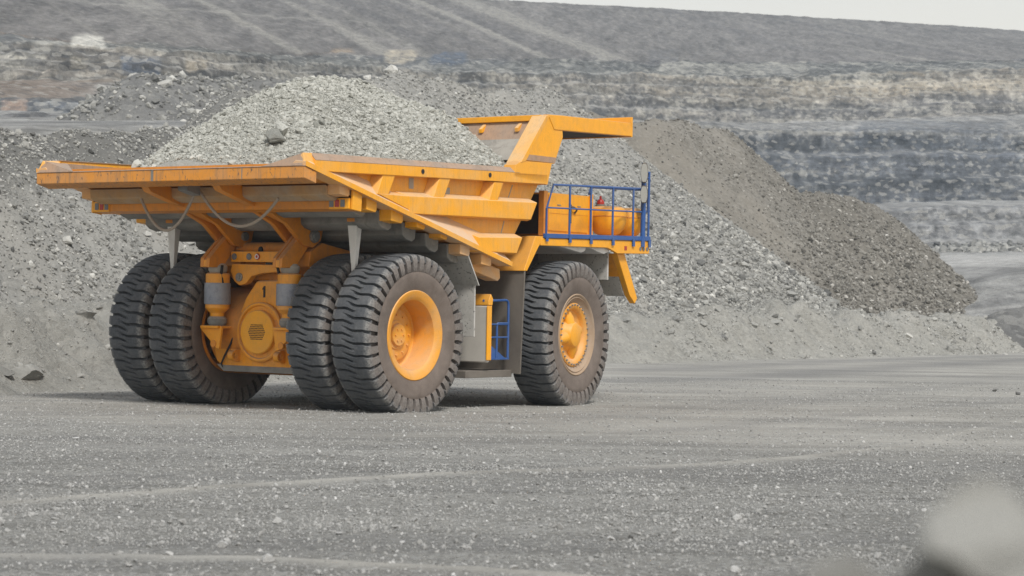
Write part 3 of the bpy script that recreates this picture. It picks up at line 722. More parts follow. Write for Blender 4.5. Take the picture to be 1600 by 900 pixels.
for s, fl in ((-1, False), (1, True)):
    wheel(0, s*2.85, fl, 'rear'); wheel(0, s*1.763, fl, 'inner')
    wheel(5.345, s*2.955, fl, 'front', R(6.83))

# --- body
body = bpy.data.objects.new('dump_body', None); COL.objects.link(body); body.parent = truck
zf = lambda x: 4.43-(x+3.4)*.2525                       # underside line of the floor along the truck
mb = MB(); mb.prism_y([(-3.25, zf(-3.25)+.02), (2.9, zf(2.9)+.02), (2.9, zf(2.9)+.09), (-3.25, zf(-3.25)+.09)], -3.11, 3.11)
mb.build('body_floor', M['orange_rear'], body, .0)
mb = MB(); mb.prism_y([(2.62, zf(2.62)+.09), (2.9, zf(2.9)+.09), (3.05, 3.02), (4.42, 5.80), (4.16, 5.80)], -3.095, 3.095)
mb.build('front_wall', M['wall_inside'], body, .01)
for s, _ in SIDES:
    Y = lambda v: s*v
    lo, hi = (Y(3.04), Y(3.12))
    plate = [(-3.2, zf(-3.2)+.06), (2.95, zf(2.95)+.06), (3.07, 3.06), (4.19, 4.50), (4.25, 4.62), (-3.2, 4.56)]
    MB().prism_y(plate, lo, hi).build('side_plate', M['orange_side'], body, .008)
    MB().prism_y([(-3.1, zf(-3.1)+.1), (2.6, zf(2.6)+.1), (3.9, 5.2), (3.2, 4.62), (-3.1, 4.62)], Y(3.035), Y(3.012)).build('liner', M['wall_inside'], body, 0)
    # top rail: vertical outer face, chamfered and worn on top
    def railsec(x, zb, zc, zt): return [(x, Y(3.02), zb), (x, Y(3.35), zb), (x, Y(3.35), zc), (x, Y(3.22), zt), (x, Y(3.02), zt)]
    MB().loft(railsec(-3.10, 4.345, 4.535, 4.66), railsec(4.19, 4.51, 4.71, 4.80)).build('top_rail', M['orange_side'], body, .012)
    MB().loft([(-3.10, Y(3.355), 4.54), (-3.10, Y(3.225), 4.668), (-3.10, Y(3.0), 4.672), (-3.10, Y(3.0), 4.66), (-3.10, Y(3.215), 4.655), (-3.10, Y(3.345), 4.535)],
              [(3.2, Y(3.355), 4.69), (3.2, Y(3.225), 4.79), (3.2, Y(3.0), 4.795), (3.2, Y(3.0), 4.78), (3.2, Y(3.215), 4.775), (3.2, Y(3.345), 4.685)]).build('rail_wear_strip', M['wall_inside'], body, 0)
    # rear gusset joining rail end, side and tail lip
    MB().add([(-3.38, Y(3.35), 4.43), (-3.33, Y(3.25), 4.66), (-3.09, Y(3.25), 4.665), (-3.09, Y(3.35), 4.35), (-3.38, Y(3.02), 4.44), (-3.28, Y(3.02), 4.50), (-3.05, Y(3.02), 4.66), (-3.05, Y(3.02), 4.36)],
             [(0,1,2,3), (0,4,5,1), (1,5,6,2), (4,7,6,5), (0,3,7,4), (3,2,6,7)]).build('corner_gusset', M['orange_side'], body, .01)
    MB().add([(-3.40, Y(2.35), 4.425), (-3.40, Y(3.30), 4.425), (-3.30, Y(3.24), 4.655), (-2.95, Y(2.98), 4.62), (-2.7, Y(2.9), 4.36), (-3.1, Y(2.45), 4.38)],
             [(0,1,2), (0,2,3), (0,3,4,5), (1,4,3,2), (0,5,4,1)]).build('corner_web', M['wall_inside'], body, 0)
    # horizontal stiffeners
    def stif(x0, x1, z0a, z0b, z1a, z1b, cut0, cut1, name):
        a = [(x0, Y(3.12), z0a-.02), (x0+cut0, Y(3.35), z0a), (x0+cut0*.6, Y(3.35), z1a), (x0, Y(3.12), z1a+.09)]
        b = [(x1, Y(3.12), z0b-.02), (x1-cut1, Y(3.35), z0b), (x1, Y(3.35), z1b), (x1, Y(3.12), z1b+.09)]
        MB().loft(a, b).build(name, M['orange_side'], body, .012)
    stif(-.55, 3.84, 3.72, 3.77, 4.04, 4.12, 0.2, .22, 'side_stiffener')
    stif(1.75, 3.34, 3.09, 3.08, 3.355, 3.40, .15, .2, 'side_stiffener')
    MB().loft([(-1.28, Y(3.12), 4.03), (-1.28, Y(3.33), 4.03), (-.15, Y(3.33), 3.73), (-.15, Y(3.12), 3.73)], [(-1.28, Y(3.12), 4.11), (-1.26, Y(3.345), 4.035), (-.35, Y(3.345), 4.035), (-.35, Y(3.12), 4.11)]).build('side_stiffener', M['orange_side'], body, .01)
    # upright ribs between rail and stiffener, leaning forward at the top
    for xa, xb in ((-1.38, -1.0), (.32, .69), (2.11, 2.44)):
        MB().loft([(xa-.03, Y(3.12), 4.03), (xa+.05, Y(3.33), 4.03), (xb, Y(3.33), 4.03), (xb+.04, Y(3.12), 4.03)],
                  [(xa+.17, Y(3.12), 4.46), (xa+.25, Y(3.33), 4.46), (xb+.23, Y(3.33), 4.46), (xb+.27, Y(3.12), 4.46)]).build('side_rib', M['orange_side'], body, .01)
    # sloping toe that closes side and floor along the diagonal edge
    def toe(x, top): return [(x, Y(3.36), zf(x)-.005), (x, Y(3.36), zf(x)+.075), (x+.0, Y(3.125), zf(x)+top), (x, Y(3.0), zf(x)+.0)]
    MB().loft(toe(-3.38, .10), toe(-2.5, .34)).loft(toe(-2.5, .34), toe(2.5, .45)).loft(toe(2.5, .45), toe(2.98, .26)).build('side_toe', M['toe'], body, .008)
    MB().prism_y([(-3.38, zf(-3.38)-.01), (2.97, zf(2.97)-.01), (2.97, zf(2.97)+.085), (-3.38, zf(-3.38)+.085)], Y(3.361), Y(3.372)).build('toe_lip', M['orange_side'], body, .003)
    for (x, z) in ((.55, 4.52), (2.72, 4.58)):
        MB().cyl((x-.55, Y(3.352), z), (x-.55, Y(3.362), z), .045, 14).build('drain_hole', M['black'], body, 0)
    # floor beam ends
    for x, z0, z1, hw in ((-2.16, 3.955, 4.125, .14), (-1.38, 3.71, 3.95, .15), (-.62, 3.54, 3.75, .18), (.11, 3.45, 3.555, .13), (.84, 3.28, 3.375, .11), (1.53, 2.99, 3.185, .16), (2.25, 2.81, 3.01, .17)):
        MB().prism_y([(x-hw, z0+.03), (x+hw*.75, z0-.01), (x+hw, z0+.03), (x+hw, z1-.035), (x-hw, z1+.03)], Y(2.96), Y(3.25)).build('beam_cap', M['toe'] if x in (-2.16, 1.53, 2.25) else M['orange_clean'], body, .012)
    # head board side and canopy side
    MB().prism_y([(3.0, 4.60), (3.06, 4.84), (3.26, 4.93), (4.47, 4.95), (4.34, 4.93), (4.20, 4.50)], Y(3.06), Y(3.35)).build('headboard_side', M['orange_clean'], body, .014)
    MB().prism_y([(3.30, 4.94), (4.18, 5.91), (4.70, 5.905), (4.74, 5.5), (4.45, 4.95)], Y(3.10), Y(3.345)).build('headboard_side', M['orange_clean'], body, .012)
    MB().prism_y([(3.36, 4.955), (3.46, 5.07), (4.50, 5.07), (4.455, 4.955)], Y(3.346), Y(3.351)).build('ledge_dust_plate', M['wall_inside'], body, 0)
    MB().prism_y([(3.20, 4.88), (4.10, 5.90), (4.25, 5.93), (3.40, 4.93)], Y(3.0), Y(3.36)).build('headboard_edge', M['orange_side'], body, .012)
    MB().prism_y([(4.16, 5.925), (4.66, 5.945), (7.36, 6.0), (7.40, 5.715), (4.72, 5.64), (4.40, 5.63)], Y(3.22), Y(3.36)).build('canopy_side', M['orange_clean'], body, .014)
MB().prism_y([(-3.39, 4.206), (-3.39, 4.418), (-3.07, 4.335), (-3.07, 4.125)], -3.35, 3.35).build('tail_lip', M['orange_worn'], body, .014)
MB().prism_y([(-3.40, 4.419), (-3.38, 4.432), (-3.0, 4.345), (-3.0, 4.33)], -3.36, 3.36).build('lip_wear_plate', M['wall_inside'], body, 0)
for y_, w_ in ((.27, .06), (-1.9, .015)): MB().box(-3.396, -3.392, y_, y_+w_, 4.21, 4.41).build('weld_seam', M['dusty_steel'], body, 0)
# head board: cross ribs seen inside, canopy roof and front lip
MB().prism_y([(4.10, 5.80), (4.10, 5.92), (4.50, 5.93), (4.50, 5.80)], -3.2, 3.2).build('headboard_rim', M['orange_clean'], body, .012)
MB().prism_y([(4.42, 5.72), (4.50, 5.86), (7.3, 5.95), (7.375, 5.93), (7.375, 5.84), (4.7, 5.70)], -3.21, 3.21).build('canopy_roof', M['orange_clean'], body, .01)
MB().prism_y([(7.38, 5.70), (7.38, 6.13), (7.44, 6.13), (7.44, 5.70)], -3.36, 3.36).build('canopy_lip', M['orange_clean'], body, .01)
for y in np.linspace(-2.7, 2.7, 7): MB().prism_y([(4.15, 5.78), (3.98, 5.66), (3.99, 5.58), (4.12, 5.62)], y-.04, y+.04).build('headboard_stiffener', M['orange_side'], body, .006)
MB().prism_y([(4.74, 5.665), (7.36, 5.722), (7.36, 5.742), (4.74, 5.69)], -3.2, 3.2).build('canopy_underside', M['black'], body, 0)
MB().prism_y([(3.62, 4.97), (3.60, 4.985), (4.06, 5.56), (4.12, 5.56)], -3.0, 3.0).build('headboard_liner', M['dusty_steel'], body, 0)
for s in (-1, 1):
    MB().prism_y([(2.10, 2.72), (2.98, 2.52), (3.06, 2.58), (3.04, 2.76), (2.14, 2.98)], s*2.70, s*3.02).build('body_rest', M['toe'], body, .02)
    for x_, z_ in ((-.05, 4.30), (1.10, 4.18), (2.72, 4.35)): MB().box(x_-.07, x_+.07, s*3.121, s*3.127, z_-.1, z_+.1).build('wear_patch', M['grey_steel'], body, 0)
    MB().prism_y([(3.26, 4.45), (3.29, 4.45), (3.14, 4.16), (3.11, 4.16)], s*3.121, s*3.126).build('weld_seam', M['grey_steel'], body, 0)
    MB().prism_y([(2.99, 3.72), (3.02, 3.72), (2.92, 3.46), (2.89, 3.46)], s*3.121, s*3.126).build('weld_seam', M['grey_steel'], body, 0)
# under the floor: cross beams, girders
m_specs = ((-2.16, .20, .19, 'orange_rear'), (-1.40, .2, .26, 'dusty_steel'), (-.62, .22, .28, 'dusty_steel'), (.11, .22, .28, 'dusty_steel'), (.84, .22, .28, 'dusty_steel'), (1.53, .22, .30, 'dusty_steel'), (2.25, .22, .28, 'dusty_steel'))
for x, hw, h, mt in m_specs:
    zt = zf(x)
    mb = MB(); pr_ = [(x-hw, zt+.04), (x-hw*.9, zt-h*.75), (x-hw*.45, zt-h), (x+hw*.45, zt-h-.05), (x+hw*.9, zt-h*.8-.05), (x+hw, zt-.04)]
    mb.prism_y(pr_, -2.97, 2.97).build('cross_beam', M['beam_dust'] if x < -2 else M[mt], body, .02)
for s, _ in SIDES:
    MB().prism_y([(-3.06, 4.22), (-2.9, 4.05), (-1.0, 3.52), (.4, 3.35), (2.7, 2.85), (2.7, 2.95), (-1.0, 3.82), (-3.06, 4.35)], s*.80, s*.98).build('floor_girder', M['orange_rear'], body, .01)
    MB().prism_y([(-1.75, 3.72), (-1.2, 3.50), (-.72, 3.12), (-.45, 3.08), (-.22, 3.22), (-.15, 3.45), (.6, 3.40), (.6, 3.6), (-1.7, 3.85)], s*.99, s*1.10).build('hinge_bracket', M['orange_rear'], body, .012)
    MB().prism_y([(-1.75, 3.72), (-1.2, 3.50), (-.72, 3.12), (-.45, 3.08), (-.22, 3.22), (-.15, 3.45), (.6, 3.40), (.6, 3.6), (-1.7, 3.85)], s*.66, s*.76).build('hinge_bracket', M['orange_rear'], body, .012)
    MB().cyl((-.45, s*.60, 3.30), (-.45, s*1.20, 3.30), .085, 20).cyl((-.45, s*1.10, 3.30), (-.45, s*1.17, 3.30), .13, 8).build('hinge_pin', M['steel'], body, .008)
    # rock ejector hanging between the twin tyres
    MB().loft([(-.78, s*2.42, 3.60), (-.60, s*2.42, 3.60), (-.60, s*2.19, 3.60), (-.78, s*2.19, 3.60)], [(-.72, s*2.345, 2.55), (-.66, s*2.345, 2.55), (-.66, s*2.275, 2.55), (-.72, s*2.275, 2.55)]).build('rock_ejector', M['pale'], body, .008)
    MB().cyl((-.69, s*2.22, 3.60), (-.69, s*2.41, 3.60), .14, 20).build('ejector_pivot', M['orange_rear'], body, .01)
MB().prism_y([(-2.9, 4.30), (-2.9, 4.06), (-2.55, 3.98), (-2.55, 4.22)], -.12, .12).build('hose_bracket', M['dusty_steel'], body, .01)
# tail lamp beam
tb = MB().prism_y([(-2.0, 3.74), (-2.0, 3.92), (-1.72, 3.86), (-1.70, 3.70)], -3.24, 3.24).build('tail_lamp_beam', M['orange_rear'], truck, .012)
for s, _ in SIDES:
    MB().box(-2.03, -1.90, s*2.78, s*3.24, 3.73, 3.93).build('lamp_housing', M['orange_clean'], tb, .012)
    for y, mt in ((2.84, 'lens'), (2.97, 'red'), (3.10, 'lens')):
        MB().box(-2.042, -2.031, s*(y-.05), s*(y+.05), 3.77, 3.90).build('tail_lamp', M[mt], tb, .006)
    MB().prism_y([(-1.99, 3.72), (-1.98, 4.08), (-1.72, 4.0), (-1.74, 3.69)], s*3.245, s*3.30).build('end_plate', M['orange_clean'], tb, .01)
# hanging air hoses
def cat(p, q, sag, n=18):
    return [tuple(p[i]*(1-t)+q[i]*t-(sag*4*t*(1-t) if i == 2 else 0) for i in range(3)) for t in [k/n for k in range(n+1)]]
MB().tube(cat((-2.42, 1.52, 3.95), (-2.5, .06, 4.06), .66), .028, 10).build('air_hose', M['hose'], truck, 0)
MB().tube(cat((-2.5, -.08, 4.05), (-2.36, -1.86, 3.92), .57), .028, 10).build('air_hose', M['hose'], truck, 0)

# --- chassis
fr = bpy.data.objects.new('chassis', None); COL.objects.link(fr); fr.parent = truck
for s, _ in SIDES:
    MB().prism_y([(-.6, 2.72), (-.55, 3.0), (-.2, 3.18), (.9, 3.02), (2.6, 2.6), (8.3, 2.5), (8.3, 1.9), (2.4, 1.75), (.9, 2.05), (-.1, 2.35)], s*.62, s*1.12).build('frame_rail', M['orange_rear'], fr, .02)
    MB().prism_y([(-1.28, 2.68), (-1.27, 2.86), (-.72, 3.33), (-.42, 3.33), (-.40, 3.22), (-.9, 2.68)], s*.80, s*.88).build('tail_horn', M['orange_rear'], fr, .01)
    MB().prism_y([(-1.28, 2.68), (-1.27, 2.86), (-.72, 3.33), (-.42, 3.33), (-.40, 3.22), (-.9, 2.68)], s*.96, s*1.04).build('tail_horn', M['orange_rear'], fr, .01)
    MB().prism_y([(-1.27, 2.69), (-1.265, 2.82), (-.74, 3.29), (-.7, 3.2)], s*.88, s*.96).build('horn_web', M['orange'], fr, 0)
    c = (-.9, s*.92)
    cz = (c[0], c[1], 0)
    sc = MB().lathe([(0, 2.58), (.21, 2.575), (.235, 2.55), (.235, 2.30), (.215, 2.0), (.235, 1.955), (.235, 1.89), (.19, 1.84), (.14, 1.80), (.135, 1.72), (0, 1.72)], cz, 'z', 32).build('suspension_cylinder', M['orange'], truck, 0)
    MB().lathe([(.20, 2.385), (.25, 2.38), (.258, 2.36), (.258, 1.985), (.25, 1.965), (.20, 1.96)], cz, 'z', 32, True).build('sleeve', M['sleeve'], sc, 0)
    MB().lathe([(0, 1.73), (.15, 1.73), (.19, 1.68), (.19, 1.61), (.155, 1.555), (0, 1.555)], cz, 'z', 24).build('ball_joint', M['dusty_steel'], sc, 0)
    MB().lathe([(0, 2.56), (.16, 2.58), (.185, 2.63), (.185, 2.70), (.13, 2.76), (0, 2.78)], cz, 'z', 24).build('top_mount', M['grey_steel'], sc, 0)
    MB().tube([(-1.02, s*.70, 2.72), (-1.0, s*.74, 2.55), (-.98, s*.72, 2.38)], .03, 8).build('grease_line', M['black'], sc, 0)
MB().box(-.45, -.15, -.62, .62, 2.45, 2.95).build('cross_member', M['orange_rear'], fr, .02)
MB().cyl((-.35, -.9, 3.05), (-.35, .9, 3.05), .14, 20).build('cross_tube', M['orange_rear'], fr, .0)
MB().prism_x([(-.72, 2.62), (-.70, 2.74), (.72, 2.76), (.76, 2.62), (.66, 2.42), (.52, 2.34), (.36, 2.38), (.22, 2.52), (-.05, 2.58)], -.72, -.56).build('stabiliser_link', M['orange'], fr, .015)
MB().cyl((-.75, .52, 2.50), (-.715, .52, 2.50), .085, 16).cyl((-.77, .52, 2.50), (-.71, .52, 2.50), .045, 8).build('link_pin', M['steel'], fr, .006)
lb = MB().box(-.72, -.63, -.75, .75, 2.795, 3.0).build('light_bar', M['orange'], truck, .01)
for y, mt, r_ in ((.66, 'lens', .065), (.28, 'lens', .065), (-.53, 'lens', .065), (.06, 'red', .062)):
    MB().lathe([(0, -.025), (r_*.8, -.022), (r_, -.008), (r_, .0)], (-.723, y, 2.9), 'x', 20).build('lamp', M[mt], lb, 0)
MB().lathe([(.03, -.032), (.048, -.032), (.048, -.022), (.03, -.022)], (-.723, .06, 2.9), 'x', 20, True).build('lamp_ring', M['white'], lb, 0)
MB().box(-.70, -.62, -.28, -.12, 2.68, 2.79).build('connector', M['black'], lb, .008)
MB().lathe([(0, 0), (.05, 0), (.05, .05), (.03, .09), (0, .10)], (-.68, .02, 3.0), 'z', 14).build('work_lamp', M['black'], lb, 0)
# --- rear axle
ax = MB().prism_x([(.14, 2.44), (-.62, 2.47), (-.92, 2.2), (-1.16, 1.75), (-1.26, 1.2), (-1.18, .86), (-.98, .70), (.92, .70), (1.16, .86), (1.25, 1.2), (1.22, 1.42), (.66, 1.62), (.42, 2.10)], -.66, .35).build('rear_axle_housing', M['orange'], truck, .05, 3)
MB().lathe([(.0, 0), (.83, 0), (.86, .04), (.86, 2.56), (.83, 2.6), (0, 2.6)], (0.12, -1.3, 1.455), 'y', 48).build('axle_case', M['orange_rear'], ax, 0)
MB().prism_x([(-.98, .66), (.92, .66), (1.12, .80), (.9, .78), (-.95, .78), (-1.14, .80)], -.69, .3).build('belly_plate', M['dusty_steel'], ax, .01)
MB().lathe([(.40, -.0), (.56, -.0), (.58, -.015), (.58, -.07), (.555, -.09), (.52, -.09), (.50, -.05), (.40, -.05)], (-.655, -.02, 1.445), 'x', 48, True).build('cover_ring', M['orange'], ax, 0)
MB().lathe([(0, -.15), (.405, -.15), (.425, -.135), (.43, -.05), (.43, .0)], (-.655, -.02, 1.445), 'x', 48).build('axle_cover', M['orange_clean'], ax, 0)
mv = MB(); hx = []
for i in range(-6, 7):
    for j in range(-5, 6):
        y = (i+.5*(j % 2))*.034; z = j*.034
        if abs(z) < .165 and abs(y) < .225-abs(z)*.42: hx.append((y, z))
for y, z in hx: mv.cyl((-.806, -.02+y, 1.445+z), (-.810, -.02+y, 1.445+z), .0125, 6)
mv.build('vent_grille', M['black'], ax, 0)
for s, _ in SIDES:
    MB().prism_x([(s*1.22, 1.55), (s*.68, 1.55), (s*.66, 1.50), (s*.72, 1.10), (s*.80, 1.12), (s*1.20, 1.48)], -1.06, -1.00).build('cylinder_bracket', M['orange'], ax, .01)
    MB().box(-1.12, -.66, s*.70, s*1.16, 1.50, 1.552).build('bracket_plate', M['orange'], ax, .01)
    MB().lathe([(.055, -.06), (.10, -.06), (.10, .06), (.055, .06)], (-.80, s*.58, .98), 'y', 20, True).box(-.8, -.66, s*.53, s*.63, .86, 1.1).build('tow_eye', M['orange'], ax, .006)
    MB().cyl((-1.08, s*.86, 1.20), (-1.0, s*.86, 1.20), .07, 14).build('bracket_pin', M['orange_rear'], ax, .006)
MB().prism_x([(-.10, 2.115), (-.055, 2.115), (-.055, 2.275), (-.03, 2.26), (-.03, 2.285), (-.07, 2.335), (-.10, 2.335)], -.672, -.662).build('number_marking', M['black'], ax, 0)
# cables looping along the housing edge
MB().tube([(-.70, .62, 1.44), (-.72, .72, 1.2), (-.72, .88, .95), (-.70, .98, .80), (-.66, .9, .68)], .02, 8).build('brake_hose', M['black'], ax, 0)

# --- mudguards, tank, steps
mg = MB().loft([(2.02, -3.24, 2.42), (2.05, -3.24, 2.42), (2.05, -1.5, 2.42), (2.02, -1.5, 2.42)], [(1.62, -3.24, 3.02), (1.65, -3.24, 3.04), (1.65, -1.5, 3.04), (1.62, -1.5, 3.02)]).box(2.02, 2.06, -3.14, -1.5, 1.42, 2.43).build('mudguard', M['mud_rubber'], truck, .006)
MB().loft([(2.02, 3.02, 2.42), (2.05, 3.02, 2.42), (2.05, 1.5, 2.42), (2.02, 1.5, 2.42)], [(1.62, 3.02, 3.02), (1.65, 3.02, 3.04), (1.65, 1.5, 3.04), (1.62, 1.5, 3.02)]).box(2.02, 2.06, 1.5, 2.92, 1.42, 2.43).build('mudguard', M['mud_rubber'], truck, .006)
for s in (-1, 1):
    ft = MB().box(2.62, 2.74, s*1.5, s*3.02, .90, 2.03).build('fuel_tank', M['tank'], truck, .03)
    MB().prism_y([(2.625, 2.032), (2.76, 2.032), (2.78, 2.17), (2.70, 2.27), (2.625, 2.14)], s*1.5, s*3.06).build('tank_lid', M['orange_clean'], ft, .02)
    MB().box(2.60, 2.75, s*3.022, s*3.05, .95, 2.03).build('tank_side', M['orange_clean'], ft, .008)
    gf = MB().prism_x([(s*1.3, .74), (s*3.12, .66), (s*3.19, 2.74), (s*1.3, 2.74)], 3.66, 3.70).build('wheel_guard', M['panel'], truck, .006)
    MB().loft([(3.62, s*1.5, 2.742), (3.62, s*3.2, 2.742), (3.74, s*3.2, 2.742), (3.74, s*1.5, 2.742)], [(4.02, s*1.5, 3.46), (4.02, s*3.2, 3.46), (4.32, s*3.2, 3.46), (4.32, s*1.5, 3.46)]).build('guard_riser', M['orange_clean'], gf, .012)
    MB().box(2.1, 3.69, s*1.3, s*2.9, .60, .74).build('guard_foot', M['panel'], gf, .01)
    rp = round_path
    yl = s*2.93
    st_ = MB().tube(rp([(2.86, yl, .98), (2.86, yl, 2.10), (2.62, yl, 2.13)], .1), .026, 8).tube(rp([(2.80, yl, 2.13), (3.49, yl, 2.15), (3.49, yl, .98)], .12), .026, 8).tube(rp([(3.10, yl, .98), (3.10, yl, 1.68), (3.48, yl, 1.68)], .05), .022, 8)
    for z in (1.40, 1.66): st_.tube([(2.86, yl, z), (3.49, yl, z)], .018, 8)
    st_.box(2.84, 3.52, s*2.55, s*2.95, .955, .99).prism_y([(2.9, .99), (3.4, .99), (2.9, 1.25)], s*2.90, s*2.92)
    st_.build('access_steps', M['blue'], truck, 0)

# --- front deck
dk = MB().prism_y([(4.32, 3.40), (8.45, 3.50), (8.45, 3.56), (4.32, 3.46)], -3.18, 3.18).build('deck', M['orange_clean'], truck, .008)
for s in (-1, 1):
    MB().prism_y([(4.20, 3.27), (6.76, 3.30), (7.15, 3.19), (8.46, 3.22), (8.46, 3.50), (4.22, 3.42)], s*3.14, s*3.21).build('deck_beam', M['orange_clean'], dk, .012)
    MB().prism_y([(4.30, 3.43), (8.47, 3.505), (8.47, 3.60), (4.30, 3.52)], s*3.19, s*3.235).build('toe_board', M['blue'], dk, .006)
    for x in (8.08, 8.22, 8.36): MB().cyl((x, s*3.215, 3.32), (x, s*3.222, 3.32), .042, 14).build('deck_lamp', M['lens'], dk, 0)
    MB().box(7.42, 7.52, s*3.211, s*3.216, 3.27, 3.36).build('reflector', M['red'], dk, 0)
    MB().prism_y([(4.85, 3.30), (5.4, 3.23), (5.85, 3.17), (6.0, 3.21), (6.05, 3.30)], s*1.2, s*3.12).build('fender_liner', M['pale'], dk, .01)
    MB().prism_y([(6.06, 3.32), (6.5, 3.21), (6.75, 3.17), (6.95, 3.22), (7.0, 3.32)], s*1.2, s*3.12).build('fender_liner', M['pale'], dk, .01)
    MB().box(7.08, 7.14, s*1.2, s*3.0, 2.62, 3.24).build('splash_plate', M['mud_rubber'], truck, .01)
    MB().prism_y([(7.30, 3.20), (7.62, 3.20), (8.18, 2.24), (8.08, 2.12), (7.86, 2.30)], s*2.96, s*3.10).build('fender_strut', M['orange_clean'], truck, .015)
    MB().prism_y([(7.33, 3.2), (7.39, 3.2), (7.67, 2.70), (7.61, 2.70)], s*1.4, s*2.955).build('fender_panel', M['orange'], truck, .01)
    MB().prism_y([(7.61, 2.698), (7.66, 2.698), (7.89, 2.28), (7.84, 2.28)], s*1.4, s*2.955).build('mud_flap', M['mud_rubber'], truck, .01)
    MB().box(7.62, 7.66, s*1.9, s*2.62, .95, 2.3).build('mud_flap', M['mud_rubber'], truck, .01)
    # guard rail
    z0 = lambda x: 3.52+(x-4.3)*.02
    gr = MB(); y = s*3.215; T = lambda x: 4.53+(x-4.6)*.028; Mi = lambda x: 4.05+(x-4.4)*.02
    gr.tube([(4.38, y, 3.40), (4.38, y, 4.03), (4.62, y, T(4.6)), (8.1, y, T(8.1))], .024, 8)
    for x in (5.24, 6.05, 6.92, 7.75): gr.tube([(x, y, 3.36), (x, y, T(x))], .024, 8)
    gr.tube([(4.39, y, Mi(4.4)), (8.12, y, Mi(8.1))], .018, 8)
    gr.tube(round_path([(6.15, s*3.1, 4.40), (6.2, s*3.1, 4.56), (8.52, s*3.1, 4.62), (8.56, s*3.1, 4.14), (8.1, s*3.16, 4.13)], .14), .024, 8)
    gr.tube([(8.42, s*3.2, 3.42), (8.42, s*3.2, 5.02)], .026, 8)
    gr.tube([(8.18, s*3.2, 5.0), (8.42, s*3.2, 5.0)], .02, 8); gr.tube([(8.18, s*3.2, 4.88), (8.42, s*3.2, 4.88)], .014, 8)
    for x in (4.38, 5.24, 6.05, 6.92, 7.75, 8.42): gr.box(x-.045, x+.045, s*3.238, s*3.25, 3.36, 3.52)
    gr.build('guard_rail', M['blue'], truck, 0)
    MB().tube([(8.15, s*3.22, 3.36), (8.17, s*3.22, 5.20)], .055, 12).build('mirror_post', M['blue'], truck, 0)
    for z0_, z1_ in ((4.74, 5.20), (4.30, 4.70)):
        zc = (z0_+z1_)/2; h = (z1_-z0_)/2
        mm = MB()
        ring = lambda x, k: [(8.0-.92*(8.0-x)+.39*.085*k*math.cos(a), s*(3.33+.39*(8.0-x)+.92*.085*k*math.cos(a)), zc+h*k*max(-1, min(1, 1.15*math.sin(a)))) for a in [2*math.pi*i/28 for i in range(28)]]
        mm.loft(ring(8.00, .98), ring(8.05, .8))
        mo = mm.build('side_mirror', M['panel'], truck, .006)
        MB().loft(ring(7.985, .86), ring(7.997, .86)).build('mirror_glass', M['mirror'], mo, 0)
        MB().tube([(8.03, s*3.33, zc), (8.16, s*3.24, zc)], .018, 8).build('mirror_arm', M['blue'], mo, 0)
        MB().box(8.05, 8.10, s*3.24, s*3.32, zc-h*.9, zc-h*.3).build('mirror_bracket', M['orange_clean'], mo, .01)
# cabinet on the right deck
cb = MB().box(5.30, 7.06, -2.6, -1.15, 3.53, 4.42).build('control_cabinet', M['orange_clean'], truck, .02)
for x0, x1 in ((5.34, 6.10), (6.13, 6.86)):
    d = MB().box(x0, x1, -2.625, -2.602, 3.62, 4.38).build('cabinet_door', M['orange_clean'], cb, .008)
    MB().box(x0+.02, x1-.02, -2.630, -2.627, 3.985, 3.992).build('door_seam', M['orange_rear'], d, 0)
    MB().box((x0+x1)/2-.06, (x0+x1)/2+.06, -2.64, -2.627, 4.16, 4.18).build('door_latch', M['steel'], d, .004)
MB().tube(round_path([(6.16, -2.635, 4.15), (6.16, -2.70, 4.15), (6.32, -2.70, 4.10), (6.32, -2.635, 4.02)], .04), .02, 8).box(6.14, 6.18, -2.65, -2.627, 3.80, 4.2).build('cabinet_handle', M['panel'], cb, 0)
MB().box(6.93, 6.97, -2.64, -2.602, 3.56, 4.46).box(7.0, 7.04, -2.64, -2.602, 3.56, 4.46).build('corner_post', M['orange_clean'], cb, .006)
MB().box(5.24, 5.298, -2.55, -1.2, 3.55, 4.38).build('cabinet_grille', M['black'], cb, .006)
MB().box(5.02, 5.16, -2.72, -2.58, 3.50, 4.44).build('cabinet_post', M['orange_rear'], truck, .012)
for x in (7.53, 8.30):
    tk = MB().lathe([(0, 3.57), (.14, 3.575), (.27, 3.63), (.36, 3.74), (.41, 3.90), (.41, 4.06), (.375, 4.17), (.30, 4.215), (0, 4.22)], (x, -2.70, 0), 'z', 36).build('air_tank', M['orange_clean'], truck, 0)
    MB().lathe([(.405, 3.985), (.418, 3.99), (.418, 4.01), (.405, 4.015)], (x, -2.70, 0), 'z', 36, True).build('tank_band', M['orange_rear'], tk, 0)
bc = MB().lathe([(0, .0), (.11, 0), (.115, .03), (.10, .06), (0, .06)], (7.55, -2.5, 4.21), 'z', 18).build('warning_lamp', M['panel'], truck, 0)
MB().lathe([(.08, .06), (.085, .11), (.06, .16), (.025, .18), (.025, .24), (0, .25)], (7.55, -2.5, 4.21), 'z', 18).build('lamp_lens', M['red'], bc, 0)
